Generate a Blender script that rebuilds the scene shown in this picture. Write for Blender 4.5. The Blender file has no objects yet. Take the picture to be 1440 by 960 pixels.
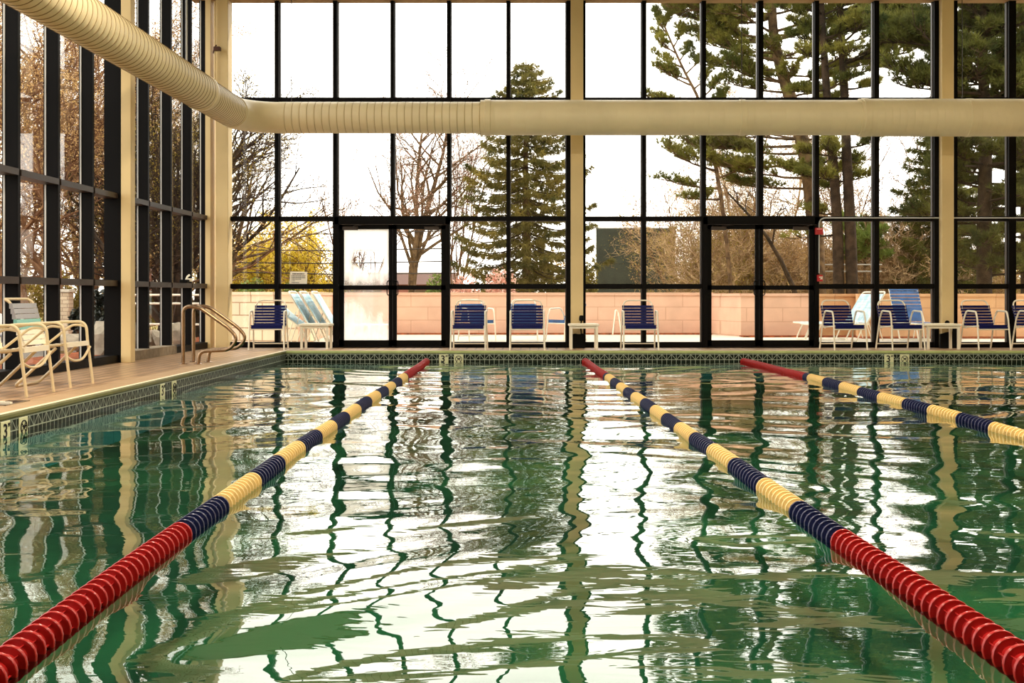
import bpy, math, random
import numpy as np
from mathutils import Vector, Matrix

PI = math.pi
COL = bpy.context.scene.collection
SC = bpy.context.scene

# ------------------------------------------------------------------ camera geometry of the photograph (1440x960)
F, CX, CY, CH = 1600.0, 745.0, 416.0, 0.88


def P(px, py, Y):
    """world point seen at pixel (px, py) at distance Y"""
    return Vector(((px - CX) * Y / F, Y, CH + (CY - py) * Y / F))


def srgb(r, g, b):
    f = lambda c: (c / 255 / 12.92) if c / 255 <= 0.04045 else ((c / 255 + 0.055) / 1.055) ** 2.4
    return (f(r), f(g), f(b))


# ------------------------------------------------------------------ materials
MATS = {}


def mat(name, color, rough=0.5, spec=0.5, metal=0.0, vary=0.0, vscale=8.0, color2=None, bump=0.0, bscale=40.0, transl=0.0, detail=4.0):
    if name in MATS:
        return MATS[name]
    m = bpy.data.materials.new(name)
    m.use_nodes = True
    nt = m.node_tree
    N, L = nt.nodes, nt.links
    b = N['Principled BSDF']
    b.inputs['Base Color'].default_value = (*color, 1)
    b.inputs['Roughness'].default_value = rough
    b.inputs['Specular IOR Level'].default_value = spec
    b.inputs['Metallic'].default_value = metal
    tc = None
    colsock = None
    if vary > 0 or color2:
        tc = N.new('ShaderNodeTexCoord')
        nz = N.new('ShaderNodeTexNoise')
        nz.inputs['Scale'].default_value = vscale
        nz.inputs['Detail'].default_value = detail
        L.new(tc.outputs['Object'], nz.inputs['Vector'])
        rp = N.new('ShaderNodeValToRGB')
        c2 = color2 or tuple(c * (1 - vary) for c in color)
        rp.color_ramp.elements[0].position = 0.35
        rp.color_ramp.elements[1].position = 0.65
        rp.color_ramp.elements[0].color = (*c2, 1)
        rp.color_ramp.elements[1].color = (*color, 1)
        L.new(nz.outputs['Fac'], rp.inputs['Fac'])
        L.new(rp.outputs['Color'], b.inputs['Base Color'])
        colsock = rp.outputs['Color']
    if bump > 0:
        tc = tc or N.new('ShaderNodeTexCoord')
        n2 = N.new('ShaderNodeTexNoise')
        n2.inputs['Scale'].default_value = bscale
        L.new(tc.outputs['Object'], n2.inputs['Vector'])
        bp = N.new('ShaderNodeBump')
        bp.inputs['Strength'].default_value = bump
        bp.inputs['Distance'].default_value = 0.01
        L.new(n2.outputs['Fac'], bp.inputs['Height'])
        L.new(bp.outputs['Normal'], b.inputs['Normal'])
    if transl > 0:
        tr = N.new('ShaderNodeBsdfTranslucent')
        tr.inputs['Color'].default_value = (*color, 1)
        if colsock:
            L.new(colsock, tr.inputs['Color'])
        mx = N.new('ShaderNodeMixShader')
        mx.inputs['Fac'].default_value = transl
        out = N['Material Output']
        L.new(b.outputs[0], mx.inputs[1])
        L.new(tr.outputs[0], mx.inputs[2])
        L.new(mx.outputs[0], out.inputs['Surface'])
    MATS[name] = m
    return m


def math_node(nt, op, a, b=None, c=None):
    n = nt.nodes.new('ShaderNodeMath')
    n.operation = op
    for i, v in enumerate((a, b, c)):
        if v is None:
            continue
        if isinstance(v, (int, float)):
            n.inputs[i].default_value = v
        else:
            nt.links.new(v, n.inputs[i])
    return n.outputs[0]


def schlick(nt, f0, power, normal=None):
    g = nt.nodes.new('ShaderNodeNewGeometry')
    d = nt.nodes.new('ShaderNodeVectorMath')
    d.operation = 'DOT_PRODUCT'
    nt.links.new(normal if normal else g.outputs['Normal'], d.inputs[0])
    nt.links.new(g.outputs['Incoming'], d.inputs[1])
    a = math_node(nt, 'MINIMUM', math_node(nt, 'ABSOLUTE', d.outputs['Value']), 1.0)
    p = math_node(nt, 'POWER', math_node(nt, 'SUBTRACT', 1.0, a), power)
    return math_node(nt, 'ADD', math_node(nt, 'MULTIPLY', p, 1 - f0), f0)


M_TAN = mat('tan_paint', srgb(220, 196, 146), 0.55, 0.3, vary=0.10, vscale=1.5, detail=6)
M_DUCT = mat('duct_paint', srgb(236, 220, 180), 0.42, 0.4, vary=0.08, vscale=2.0)
M_SEAM = mat('duct_seam', srgb(140, 116, 78), 0.6, 0.2)
M_SEAM2 = mat('duct_seam_pale', srgb(186, 164, 120), 0.6, 0.2)
M_BLACK = mat('black_anodised', (0.0025, 0.002, 0.002), 0.5, 0.08)
M_BRONZE = mat('bronze_edge', srgb(50, 40, 34), 0.4, 0.3)
M_ALU = mat('aluminium', srgb(180, 180, 178), 0.4, 0.5)
M_WHITE = mat('white_frame', srgb(240, 232, 212), 0.35, 0.5)
M_DCHAIR = mat('white_frame_shaded', srgb(206, 188, 152), 0.35, 0.5)  # white frame coat darkened, the side deck's shade put into the colour
M_STEEL = mat('brushed_steel', srgb(150, 124, 98), 0.25, 0.5, metal=1.0)
M_CEIL = mat('ceiling_tan', srgb(206, 206, 188), 0.8, 0.2, vary=0.1, vscale=0.8)
M_RED = mat('red_plastic', (0.33, 0.010, 0.010), 0.28, 0.5)
M_NAVY = mat('navy_plastic', (0.010, 0.014, 0.060), 0.28, 0.5)
M_CREAM = mat('cream_plastic', srgb(222, 194, 132), 0.35, 0.5)
M_ALARM = mat('alarm_red', srgb(176, 16, 26), 0.4, 0.5)
M_DARK = mat('dark_void', (0.004, 0.004, 0.004), 0.7, 0.1)
M_INK = mat('ink', (0.01, 0.01, 0.012), 0.6, 0.2)
M_PAPER = mat('paper', srgb(244, 236, 220), 0.8, 0.2)
M_BLUE = mat('blue_strap', srgb(2, 15, 84), 0.4, 0.2, vary=0.25, vscale=9)
M_LBLUE = mat('faded_blue_strap', srgb(44, 96, 156), 0.45, 0.4, vary=0.35, vscale=7)
M_PBLUE = mat('pale_blue_strap', srgb(214, 226, 228), 0.45, 0.4, color2=srgb(150, 192, 206), vscale=6)
M_GREY = mat('grey_strap', srgb(150, 150, 156), 0.4, 0.4)
M_TEAL = mat('teal_strap', srgb(120, 178, 170), 0.4, 0.4)
M_WSTRAP = mat('white_strap', srgb(236, 226, 206), 0.4, 0.4)
M_CURB = mat('concrete_curb', srgb(138, 124, 104), 0.85, 0.2, vary=0.3, vscale=12)
M_ROCK = mat('rock', srgb(170, 158, 138), 0.9, 0.2, vary=0.4, vscale=5, bump=0.5, bscale=8)
M_MULCH = mat('mulch', srgb(168, 92, 58), 0.95, 0.1, color2=srgb(96, 58, 38), vscale=9, bump=0.6, bscale=30)
M_LAWN = mat('lawn', srgb(150, 140, 80), 0.95, 0.1, color2=srgb(120, 96, 62), vscale=0.8)
M_ASPHALT = mat('asphalt', srgb(150, 142, 132), 0.9, 0.2, vary=0.15, vscale=4)
M_CONC = mat('outside_concrete', srgb(206, 196, 178), 0.85, 0.2, vary=0.08, vscale=3)
M_BARK = mat('bark', srgb(126, 100, 70), 0.9, 0.2, color2=srgb(70, 52, 38), vscale=6)
M_BARKD = mat('dark_bark', srgb(74, 58, 44), 0.9, 0.2, color2=srgb(38, 30, 24), vscale=6)
M_TWIG = mat('twig_bark', srgb(140, 104, 74), 0.9, 0.2, color2=srgb(90, 62, 46), vscale=3)
M_BRUSH = mat('pale_brush', srgb(216, 186, 144), 0.9, 0.2, color2=srgb(120, 90, 64), vscale=2.5)
M_PINE = mat('pine_needles', srgb(150, 144, 66), 0.7, 0.2, color2=srgb(84, 92, 42), vscale=1.3, transl=0.4)
M_PINED = mat('dark_pine_needles', srgb(116, 116, 52), 0.7, 0.2, color2=srgb(50, 62, 30), vscale=1.3, transl=0.35)
M_SPRUCE = mat('spruce_needles', srgb(150, 134, 66), 0.75, 0.2, color2=srgb(70, 76, 38), vscale=1.2, transl=0.4)
M_YELLOW = mat('spring_yellow_leaves', srgb(240, 214, 84), 0.7, 0.2, color2=srgb(196, 176, 60), vscale=1.5, transl=0.4)
M_AMBER = mat('amber_buds', srgb(228, 194, 130), 0.7, 0.2, color2=srgb(158, 116, 74), vscale=1.0, transl=0.4)
M_OLIVE = mat('olive_leaves', srgb(170, 150, 62), 0.7, 0.2, color2=srgb(128, 110, 50), vscale=1.2, transl=0.4)
M_BLOSSOM = mat('pink_blossom', srgb(246, 214, 196), 0.8, 0.2, color2=srgb(206, 140, 122), vscale=5, transl=0.3)
M_EVERG = mat('glossy_evergreen', srgb(40, 48, 34), 0.3, 0.6, color2=srgb(20, 24, 20), vscale=8)
M_SHRUB = mat('green_shrub_leaves', srgb(150, 168, 84), 0.7, 0.2, color2=srgb(92, 112, 52), vscale=3, transl=0.3)
M_CAR = mat('car_white', srgb(240, 240, 238), 0.25, 0.6)
M_CARGLASS = mat('car_glass', srgb(92, 76, 60), 0.1, 0.6)
M_RUBBER = mat('rubber', (0.012, 0.012, 0.012), 0.7, 0.2)
M_FENCE = mat('windscreen_fabric', srgb(52, 58, 50), 0.85, 0.2, vary=0.3, vscale=2.5)
M_BRICKH = mat('distant_brick', srgb(150, 96, 84), 0.9, 0.2, vary=0.2, vscale=3)
M_ROOF = mat('distant_roof', srgb(88, 66, 60), 0.9, 0.2)
M_METALFENCE = mat('galvanised', srgb(170, 166, 158), 0.5, 0.5)
M_WIRE = mat('wire_dark', srgb(60, 52, 46), 0.7, 0.2)
M_LAMP = mat('lamp_housing', srgb(200, 196, 188), 0.5, 0.4)


def glass_mat():
    m = bpy.data.materials.new('window_glass')
    m.use_nodes = True
    nt = m.node_tree
    N, L = nt.nodes, nt.links
    for n in list(N):
        if n.type != 'OUTPUT_MATERIAL':
            N.remove(n)
    out = N['Material Output']
    tr = N.new('ShaderNodeBsdfTransparent')
    tr.inputs['Color'].default_value = (0.97, 0.97, 0.96, 1)
    gl = N.new('ShaderNodeBsdfGlossy')
    gl.inputs['Roughness'].default_value = 0.0
    mx = N.new('ShaderNodeMixShader')
    L.new(schlick(nt, 0.02, 5.0), mx.inputs[0])
    L.new(tr.outputs[0], mx.inputs[1])
    L.new(gl.outputs[0], mx.inputs[2])
    L.new(mx.outputs[0], out.inputs['Surface'])
    return m


M_GLASS = glass_mat()


def fog_glass_mat(name, upper):
    """condensation on the pane: translucent white droplets, with a wiped clear spot"""
    m = M_GLASS.copy()
    m.name = name
    nt = m.node_tree
    N, L = nt.nodes, nt.links
    out = N['Material Output']
    base = out.inputs['Surface'].links[0].from_socket
    tc = N.new('ShaderNodeTexCoord')
    sp = N.new('ShaderNodeSeparateXYZ')
    L.new(tc.outputs['Object'], sp.inputs[0])
    x, z = sp.outputs['X'], sp.outputs['Z']
    nz = N.new('ShaderNodeTexNoise')
    nz.inputs['Scale'].default_value = 9
    nz.inputs['Detail'].default_value = 6
    mp = N.new('ShaderNodeMapping')
    mp.inputs['Scale'].default_value = (1, 1, 0.3)
    L.new(tc.outputs['Object'], mp.inputs[0])
    L.new(mp.outputs[0], nz.inputs['Vector'])
    nse = math_node(nt, 'SUBTRACT', nz.outputs['Fac'], 0.5)
    if upper:
        # coordinates in pane: x 0..0.78, z 0..0.98 ; clear ellipse at (.38,.42), streaky clear at the bottom
        dx = math_node(nt, 'DIVIDE', math_node(nt, 'SUBTRACT', x, 0.41), 0.30)
        dz = math_node(nt, 'DIVIDE', math_node(nt, 'SUBTRACT', z, 0.42), 0.20)
        d = math_node(nt, 'SQRT', math_node(nt, 'ADD', math_node(nt, 'MULTIPLY', dx, dx), math_node(nt, 'MULTIPLY', dz, dz)))
        a = math_node(nt, 'ADD', d, math_node(nt, 'MULTIPLY', nse, 1.1))
        clear = nt.nodes.new('ShaderNodeMapRange')
        L.new(a, clear.inputs[0])
        clear.inputs[1].default_value = 0.7
        clear.inputs[2].default_value = 1.25
        st = nt.nodes.new('ShaderNodeMapRange')
        L.new(math_node(nt, 'ADD', z, math_node(nt, 'MULTIPLY', nse, 0.5)), st.inputs[0])
        st.inputs[1].default_value = 0.0
        st.inputs[2].default_value = 0.34
        st.inputs[3].default_value = 0.15
        fog = math_node(nt, 'MULTIPLY', math_node(nt, 'MULTIPLY', clear.outputs[0], st.outputs[0]), 0.93)
    else:
        g = nt.nodes.new('ShaderNodeMapRange')
        L.new(math_node(nt, 'ADD', math_node(nt, 'ADD', z, math_node(nt, 'MULTIPLY', x, 0.5)), math_node(nt, 'MULTIPLY', nse, 0.9)), g.inputs[0])
        g.inputs[1].default_value = 0.25
        g.inputs[2].default_value = 0.75
        g.inputs[3].default_value = 0.75
        g.inputs[4].default_value = 0.12
        fog = g.outputs[0]
    tl = N.new('ShaderNodeBsdfTranslucent')
    tl.inputs['Color'].default_value = (0.85, 0.83, 0.8, 1)
    mx = N.new('ShaderNodeMixShader')
    L.new(fog, mx.inputs[0])
    L.new(base, mx.inputs[1])
    L.new(tl.outputs[0], mx.inputs[2])
    L.new(mx.outputs[0], out.inputs['Surface'])
    return m


M_FOG_UP = fog_glass_mat('fogged_glass_upper', True)
M_FOG_LO = fog_glass_mat('fogged_glass_lower', False)


def water_mat():
    m = bpy.data.materials.new('pool_water')
    m.use_nodes = True
    nt = m.node_tree
    N, L = nt.nodes, nt.links
    for n in list(N):
        if n.type != 'OUTPUT_MATERIAL':
            N.remove(n)
    out = N['Material Output']
    tr = N.new('ShaderNodeBsdfTransparent')
    tr.inputs['Color'].default_value = (0.20, 0.58, 0.63, 1)
    gl = N.new('ShaderNodeBsdfGlossy')
    gl.inputs['Roughness'].default_value = 0.0
    gl.inputs['Color'].default_value = (1, 0.99, 0.94, 1)
    tc = N.new('ShaderNodeTexCoord')
    mp = N.new('ShaderNodeMapping')
    mp.inputs['Scale'].default_value = (3.0, 7.0, 1)
    L.new(tc.outputs['Object'], mp.inputs[0])
    nz = N.new('ShaderNodeTexNoise')
    nz.inputs['Scale'].default_value = 1.6
    nz.inputs['Detail'].default_value = 2.0
    nz.inputs['Distortion'].default_value = 0.4
    L.new(mp.outputs[0], nz.inputs['Vector'])
    bp = N.new('ShaderNodeBump')
    bp.inputs['Strength'].default_value = 0.22
    bp.inputs['Distance'].default_value = 0.004
    L.new(nz.outputs['Fac'], bp.inputs['Height'])
    L.new(bp.outputs[0], gl.inputs['Normal'])
    mx = N.new('ShaderNodeMixShader')
    L.new(schlick(nt, 0.05, 3.9, bp.outputs[0]), mx.inputs[0])
    L.new(tr.outputs[0], mx.inputs[1])
    L.new(gl.outputs[0], mx.inputs[2])
    L.new(mx.outputs[0], out.inputs['Surface'])
    return m


M_WATER = water_mat()


def brick_mat(name, c1, c2, mortar, bw, bh, msize, axes='XY', rough=0.7, spec=0.3, offset=0.5, swap=False, noise=0.15, bump=0.3):
    m = bpy.data.materials.new(name)
    m.use_nodes = True
    nt = m.node_tree
    N, L = nt.nodes, nt.links
    b = N['Principled BSDF']
    b.inputs['Roughness'].default_value = rough
    b.inputs['Specular IOR Level'].default_value = spec
    tc = N.new('ShaderNodeTexCoord')
    sp = N.new('ShaderNodeSeparateXYZ')
    L.new(tc.outputs['Object'], sp.inputs[0])
    cb = N.new('ShaderNodeCombineXYZ')
    L.new(sp.outputs[axes[0]], cb.inputs[0])
    L.new(sp.outputs[axes[1]], cb.inputs[1])
    br = N.new('ShaderNodeTexBrick')
    br.inputs['Color1'].default_value = (*c1, 1)
    br.inputs['Color2'].default_value = (*c2, 1)
    br.inputs['Mortar'].default_value = (*mortar, 1)
    br.inputs['Scale'].default_value = 1.0
    br.inputs['Brick Width'].default_value = bw
    br.inputs['Row Height'].default_value = bh
    br.inputs['Mortar Size'].default_value = msize
    br.offset = offset
    L.new(cb.outputs[0], br.inputs['Vector'])
    nz = N.new('ShaderNodeTexNoise')
    nz.inputs['Scale'].default_value = 2.5
    nz.inputs['Detail'].default_value = 6
    L.new(tc.outputs['Object'], nz.inputs['Vector'])
    mr = N.new('ShaderNodeMapRange')
    L.new(nz.outputs['Fac'], mr.inputs[0])
    mr.inputs[1].default_value = 0.3
    mr.inputs[2].default_value = 0.7
    mr.inputs[3].default_value = 1 - noise
    mr.inputs[4].default_value = 1 + noise * 0.4
    mm = N.new('ShaderNodeMix')
    mm.data_type = 'RGBA'
    mm.blend_type = 'MULTIPLY'
    mm.inputs[0].default_value = 1
    L.new(br.outputs['Color'], mm.inputs[6])
    cc = N.new('ShaderNodeCombineColor')
    for i in range(3):
        L.new(mr.outputs[0], cc.inputs[i])
    L.new(cc.outputs[0], mm.inputs[7])
    L.new(mm.outputs[2], b.inputs['Base Color'])
    bp = N.new('ShaderNodeBump')
    bp.invert = True
    bp.inputs['Strength'].default_value = bump
    bp.inputs['Distance'].default_value = 0.004
    L.new(br.outputs['Fac'], bp.inputs['Height'])
    L.new(bp.outputs[0], b.inputs['Normal'])
    return m


M_DECK = brick_mat('deck_pavers', srgb(190, 156, 122), srgb(172, 140, 108), srgb(78, 56, 42), 0.6, 0.15, 0.010, 'YX', rough=0.32, spec=0.5, noise=0.2)
M_BLOCK = brick_mat('pink_block', srgb(226, 186, 160), srgb(222, 182, 156), srgb(204, 164, 138), 0.8, 0.31, 0.01, 'XZ', rough=0.9, spec=0.1, noise=0.12)
M_BLOCKC = brick_mat('pink_block_sunlit', srgb(236, 214, 182), srgb(230, 206, 176), srgb(176, 146, 116), 0.5, 0.25, 0.012, 'XZ', rough=0.9, spec=0.1, noise=0.1)  # pink block with the sunlight on it painted in as cream
M_BLOCKO = brick_mat('orange_block', srgb(222, 178, 134), srgb(216, 172, 128), srgb(196, 152, 112), 0.8, 0.31, 0.01, 'XZ', rough=0.9, spec=0.1, noise=0.12)
M_BASIN = brick_mat('basin_tile', srgb(206, 226, 214), srgb(198, 220, 208), srgb(170, 196, 184), 0.3, 0.3, 0.01, 'XY', rough=0.6, spec=0.2, offset=0.0, noise=0.08)
M_COPING = brick_mat('coping_stone', srgb(180, 150, 114), srgb(170, 140, 106), srgb(110, 90, 64), 0.6, 5.0, 0.006, 'YX', rough=0.5, spec=0.4, offset=0.0, noise=0.12)
M_COPINGX = brick_mat('coping_stone_far', srgb(196, 190, 140), srgb(188, 182, 132), srgb(130, 122, 84), 0.6, 5.0, 0.006, 'XY', rough=0.5, spec=0.4, offset=0.0, noise=0.12)


def tile_band_mat():
    """six inch waterline tiles: dark green with white lines meeting in a peak"""
    m = bpy.data.materials.new('waterline_tile')
    m.use_nodes = True
    nt = m.node_tree
    N, L = nt.nodes, nt.links
    b = N['Principled BSDF']
    b.inputs['Roughness'].default_value = 0.35
    b.inputs['Specular IOR Level'].default_value = 0.15
    tc = N.new('ShaderNodeTexCoord')
    sp = N.new('ShaderNodeSeparateXYZ')
    L.new(tc.outputs['Object'], sp.inputs[0])
    s = math_node(nt, 'ADD', sp.outputs['X'], sp.outputs['Y'])
    u = math_node(nt, 'FRACT', math_node(nt, 'ADD', math_node(nt, 'DIVIDE', s, 0.155), 100.0))
    v = math_node(nt, 'DIVIDE', math_node(nt, 'ADD', sp.outputs['Z'], 0.215), 0.155)
    au = math_node(nt, 'ABSOLUTE', math_node(nt, 'SUBTRACT', u, 0.5))

    def line(expr, w):
        return math_node(nt, 'LESS_THAN', math_node(nt, 'ABSOLUTE', expr), w)
    edge = math_node(nt, 'GREATER_THAN', au, 0.475)
    diag = line(math_node(nt, 'SUBTRACT', au, math_node(nt, 'MULTIPLY', math_node(nt, 'SUBTRACT', 0.98, v), 0.85)), 0.032)
    cen = math_node(nt, 'MULTIPLY', line(math_node(nt, 'SUBTRACT', u, 0.5), 0.025), math_node(nt, 'LESS_THAN', v, 0.98))
    top = line(math_node(nt, 'SUBTRACT', v, 0.985), 0.03)
    mid = line(math_node(nt, 'SUBTRACT', v, 0.42), 0.03)
    a = math_node(nt, 'MAXIMUM', math_node(nt, 'MAXIMUM', edge, diag), math_node(nt, 'MAXIMUM', cen, math_node(nt, 'MAXIMUM', top, mid)))
    mx = N.new('ShaderNodeMix')
    mx.data_type = 'RGBA'
    L.new(a, mx.inputs[0])
    mx.inputs[6].default_value = (0.004, 0.010, 0.007, 1)
    mx.inputs[7].default_value = (0.34, 0.38, 0.31, 1)
    L.new(mx.outputs[2], b.inputs['Base Color'])
    return m


M_TILE = tile_band_mat()


# ------------------------------------------------------------------ mesh building
class MB:
    def __init__(self):
        self.v, self.f, self.m = [], [], []

    def add(self, vs, fs, mi=0):
        o = len(self.v)
        self.v.extend(vs)
        self.f.extend([tuple(o + i for i in f) for f in fs])
        self.m.extend([mi] * len(fs))
        return self

    def box(self, x0, x1, y0, y1, z0, z1, mi=0):
        vs = [(x0, y0, z0), (x1, y0, z0), (x1, y1, z0), (x0, y1, z0), (x0, y0, z1), (x1, y0, z1), (x1, y1, z1), (x0, y1, z1)]
        fs = [(0, 3, 2, 1), (4, 5, 6, 7), (0, 1, 5, 4), (1, 2, 6, 5), (2, 3, 7, 6), (3, 0, 4, 7)]
        return self.add(vs, fs, mi)

    def rbox(self, x0, x1, y0, y1, z0, z1, r=0.01, mi=0):
        """box with chamfered vertical and top edges"""
        def ring(i, z):
            return [(x0 + i + (r - i if False else 0), y0 + r, z), (x0 + r, y0 + i, z), (x1 - r, y0 + i, z), (x1 - i, y0 + r, z),
                    (x1 - i, y1 - r, z), (x1 - r, y1 - i, z), (x0 + r, y1 - i, z), (x0 + i, y1 - r, z)]
        rings = [ring(r * .5, z0), ring(0, z0 + r * .5), ring(0, z1 - r), ring(r * .7, z1)]
        vs = sum(rings, [])
        fs = []
        for k in range(3):
            for i in range(8):
                j = (i + 1) % 8
                fs.append((k * 8 + i, k * 8 + j, k * 8 + 8 + j, k * 8 + 8 + i))
        fs.append(tuple(range(7, -1, -1)))
        fs.append(tuple(range(24, 32)))
        return self.add(vs, fs, mi)

    def tube(self, pts, r, n=8, mi=0, caps=True, closed=False):
        pts = [Vector(p) for p in pts]
        k = len(pts)
        rs = r if isinstance(r, (list, tuple)) else [r] * k
        o = len(self.v)
        up = None
        for i, p in enumerate(pts):
            if closed:
                t = pts[(i + 1) % k] - pts[i - 1]
            else:
                t = pts[min(i + 1, k - 1)] - pts[max(i - 1, 0)]
            if t.length < 1e-9:
                t = Vector((0, 0, 1))
            t.normalize()
            if up is None:
                a = Vector((0, 0, 1)) if abs(t.z) < 0.9 else Vector((0, 1, 0))
                up = t.cross(a).normalized()
            else:
                up = up - t * up.dot(t)
                if up.length < 1e-6:
                    a = Vector((0, 0, 1)) if abs(t.z) < 0.9 else Vector((0, 1, 0))
                    up = t.cross(a)
                up.normalize()
            w = t.cross(up)
            for j in range(n):
                ang = 2 * PI * j / n
                q = p + (up * math.cos(ang) + w * math.sin(ang)) * rs[i]
                self.v.append((q.x, q.y, q.z))
        segs = k if closed else k - 1
        for i in range(segs):
            a, b = o + i * n, o + ((i + 1) % k) * n
            for j in range(n):
                jj = (j + 1) % n
                self.f.append((a + j, a + jj, b + jj, b + j))
                self.m.append(mi)
        if caps and not closed:
            self.f.append(tuple(o + j for j in range(n - 1, -1, -1)))
            self.f.append(tuple(o + (k - 1) * n + j for j in range(n)))
            self.m += [mi, mi]
        return self

    def lathe(self, prof, n=16, axis='z', origin=(0, 0, 0), mi=0):
        """prof = [(radius, height)]"""
        vs, fs = [], []
        ox, oy, oz = origin
        for (r, h) in prof:
            for j in range(n):
                a = 2 * PI * j / n
                c, s = r * math.cos(a), r * math.sin(a)
                vs.append({'z': (ox + c, oy + s, oz + h), 'y': (ox + c, oy + h, oz + s), 'x': (ox + h, oy + c, oz + s)}[axis])
        for i in range(len(prof) - 1):
            for j in range(n):
                jj = (j + 1) % n
                fs.append((i * n + j, i * n + jj, (i + 1) * n + jj, (i + 1) * n + j))
        fs.append(tuple(range(n - 1, -1, -1)))
        fs.append(tuple((len(prof) - 1) * n + j for j in range(n)))
        return self.add(vs, fs, mi)

    def strip(self, pts, w, th, axis, mi=0):
        """a strap: path of points extruded sideways along axis (half width w) with thickness th"""
        pts = [Vector(p) for p in pts]
        ax = Vector(axis)
        vs, fs = [], []
        k = len(pts)
        for i, p in enumerate(pts):
            t = (pts[min(i + 1, k - 1)] - pts[max(i - 1, 0)]).normalized()
            nrm = t.cross(ax).normalized() * th
            for q in (p - ax * w - nrm, p + ax * w - nrm, p + ax * w + nrm, p - ax * w + nrm):
                vs.append(tuple(q))
        for i in range(k - 1):
            for j in range(4):
                jj = (j + 1) % 4
                fs.append((i * 4 + j, i * 4 + jj, i * 4 + 4 + jj, i * 4 + 4 + j))
        fs.append((3, 2, 1, 0))
        fs.append(tuple((k - 1) * 4 + j for j in range(4)))
        return self.add(vs, fs, mi)

    def prism(self, poly, y0, y1, mi=0, axis='y'):
        n = len(poly)
        mk = (lambda a, b, t: (a, t, b)) if axis == 'y' else ((lambda a, b, t: (t, a, b)) if axis == 'x' else (lambda a, b, t: (a, b, t)))
        vs = [mk(a, b, y0) for a, b in poly] + [mk(a, b, y1) for a, b in poly]
        fs = [tuple(range(n)), tuple(range(2 * n - 1, n - 1, -1))]
        for i in range(n):
            j = (i + 1) % n
            fs.append((i, i + n, j + n, j))
        return self.add(vs, fs, mi)

    def build(self, name, mats, parent=None, smooth=False, loc=None, rotz=0.0):
        me = bpy.data.meshes.new(name)
        me.from_pydata(self.v, [], self.f)
        for m in (mats if isinstance(mats, (list, tuple)) else [mats]):
            me.materials.append(m)
        if any(self.m):
            me.polygons.foreach_set('material_index', self.m)
        if smooth:
            me.polygons.foreach_set('use_smooth', [True] * len(me.polygons))
            try:
                me.set_sharp_from_angle(angle=math.radians(40))
            except Exception:
                pass
        me.update()
        return link(name, me, parent, loc, rotz)


def link(name, data, parent=None, loc=None, rotz=0.0):
    o = bpy.data.objects.new(name, data)
    COL.objects.link(o)
    if parent is not None:
        o.parent = parent
    if loc is not None:
        o.location = loc
    if rotz:
        o.rotation_euler = (0, 0, rotz)
    return o


def np_mesh(name, verts, faces, material, parent=None, smooth=False):
    """verts (N,3), faces (M,k) arrays"""
    me = bpy.data.meshes.new(name)
    k = faces.shape[1]
    me.vertices.add(len(verts))
    me.vertices.foreach_set('co', verts.astype(np.float32).ravel())
    me.loops.add(faces.size)
    me.loops.foreach_set('vertex_index', faces.astype(np.int32).ravel())
    me.polygons.add(len(faces))
    me.polygons.foreach_set('loop_start', np.arange(0, faces.size, k, dtype=np.int32))
    me.materials.append(material)
    me.update(calc_edges=True)
    if smooth:
        me.polygons.foreach_set('use_smooth', [True] * len(faces))
    me.validate()
    return link(name, me, parent)


def tag(o, label, cat, group=None, kind=None):
    o['label'] = label
    o['category'] = cat
    if group:
        o['group'] = group
    if kind:
        o['kind'] = kind
    return o


def thing(name, label, cat, loc=(0, 0, 0), rotz=0.0, group=None, kind=None):
    return tag(link(name, None, None, loc, rotz), label, cat, group, kind)


def struct(o, label, cat):
    return tag(o, label, cat, None, 'structure')


def copy_tree(o, parent=None):
    c = o.copy()
    COL.objects.link(c)
    if parent is not None:
        c.parent = parent
    for ch in list(o.children):
        copy_tree(ch, c)
    return c


def arc(cx, cz, r, a0, a1, n=6):
    return [(cx + r * math.cos(math.radians(a0 + (a1 - a0) * i / n)), cz + r * math.sin(math.radians(a0 + (a1 - a0) * i / n))) for i in range(n + 1)]


def fillet(pts, r, n=5):
    """round the corners of a 3-D polyline"""
    pts = [Vector(p) for p in pts]
    out = [pts[0]]
    for i in range(1, len(pts) - 1):
        a, b, c = pts[i - 1], pts[i], pts[i + 1]
        d1, d2 = (a - b), (c - b)
        rr = min(r, d1.length * 0.48, d2.length * 0.48)
        p, q = b + d1.normalized() * rr, b + d2.normalized() * rr
        for k in range(n + 1):
            t = k / n
            out.append(p * (1 - t) ** 2 + b * 2 * t * (1 - t) + q * t * t)
    out.append(pts[-1])
    return out


# ------------------------------------------------------------------ room dimensions
YG = 19.45            # glass plane of the far wall
YW = 19.35            # room face of the far mullions
PXM = 19.35 / F       # metres per pixel on the far wall


def wx(px):
    return (px - CX) * PXM


def wz(py):
    return CH + (CY - py) * PXM


XG, XI = -5.60, -5.45  # left wall: glass plane and room face of the mullions
POOL_X0, POOL_X1, POOL_Y0, POOL_Y1 = -3.95, 9.2, 0.55, 18.40
WATER_Z = -0.185
CEIL_Z = 5.93
Z1, Z2, Z3 = 1.05, 2.20, 4.22

# ------------------------------------------------------------------ floor, ceiling, pool basin
mb = MB()
mb.box(-5.75, POOL_X0 - 0.3, -4, 19.62, -0.3, 0.0)
mb.box(POOL_X0 - 0.3, POOL_X1 + 0.3, POOL_Y1 + 0.3, 19.62, -0.3, 0.0)
mb.box(POOL_X0 - 0.3, POOL_X1 + 0.3, -4, POOL_Y0 - 0.3, -0.3, 0.0)
mb.box(POOL_X1 + 0.3, 13, -4, 19.62, -0.3, 0.0)
struct(mb.build('floor', M_DECK), 'tan paved pool deck around the water', 'floor')

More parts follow.
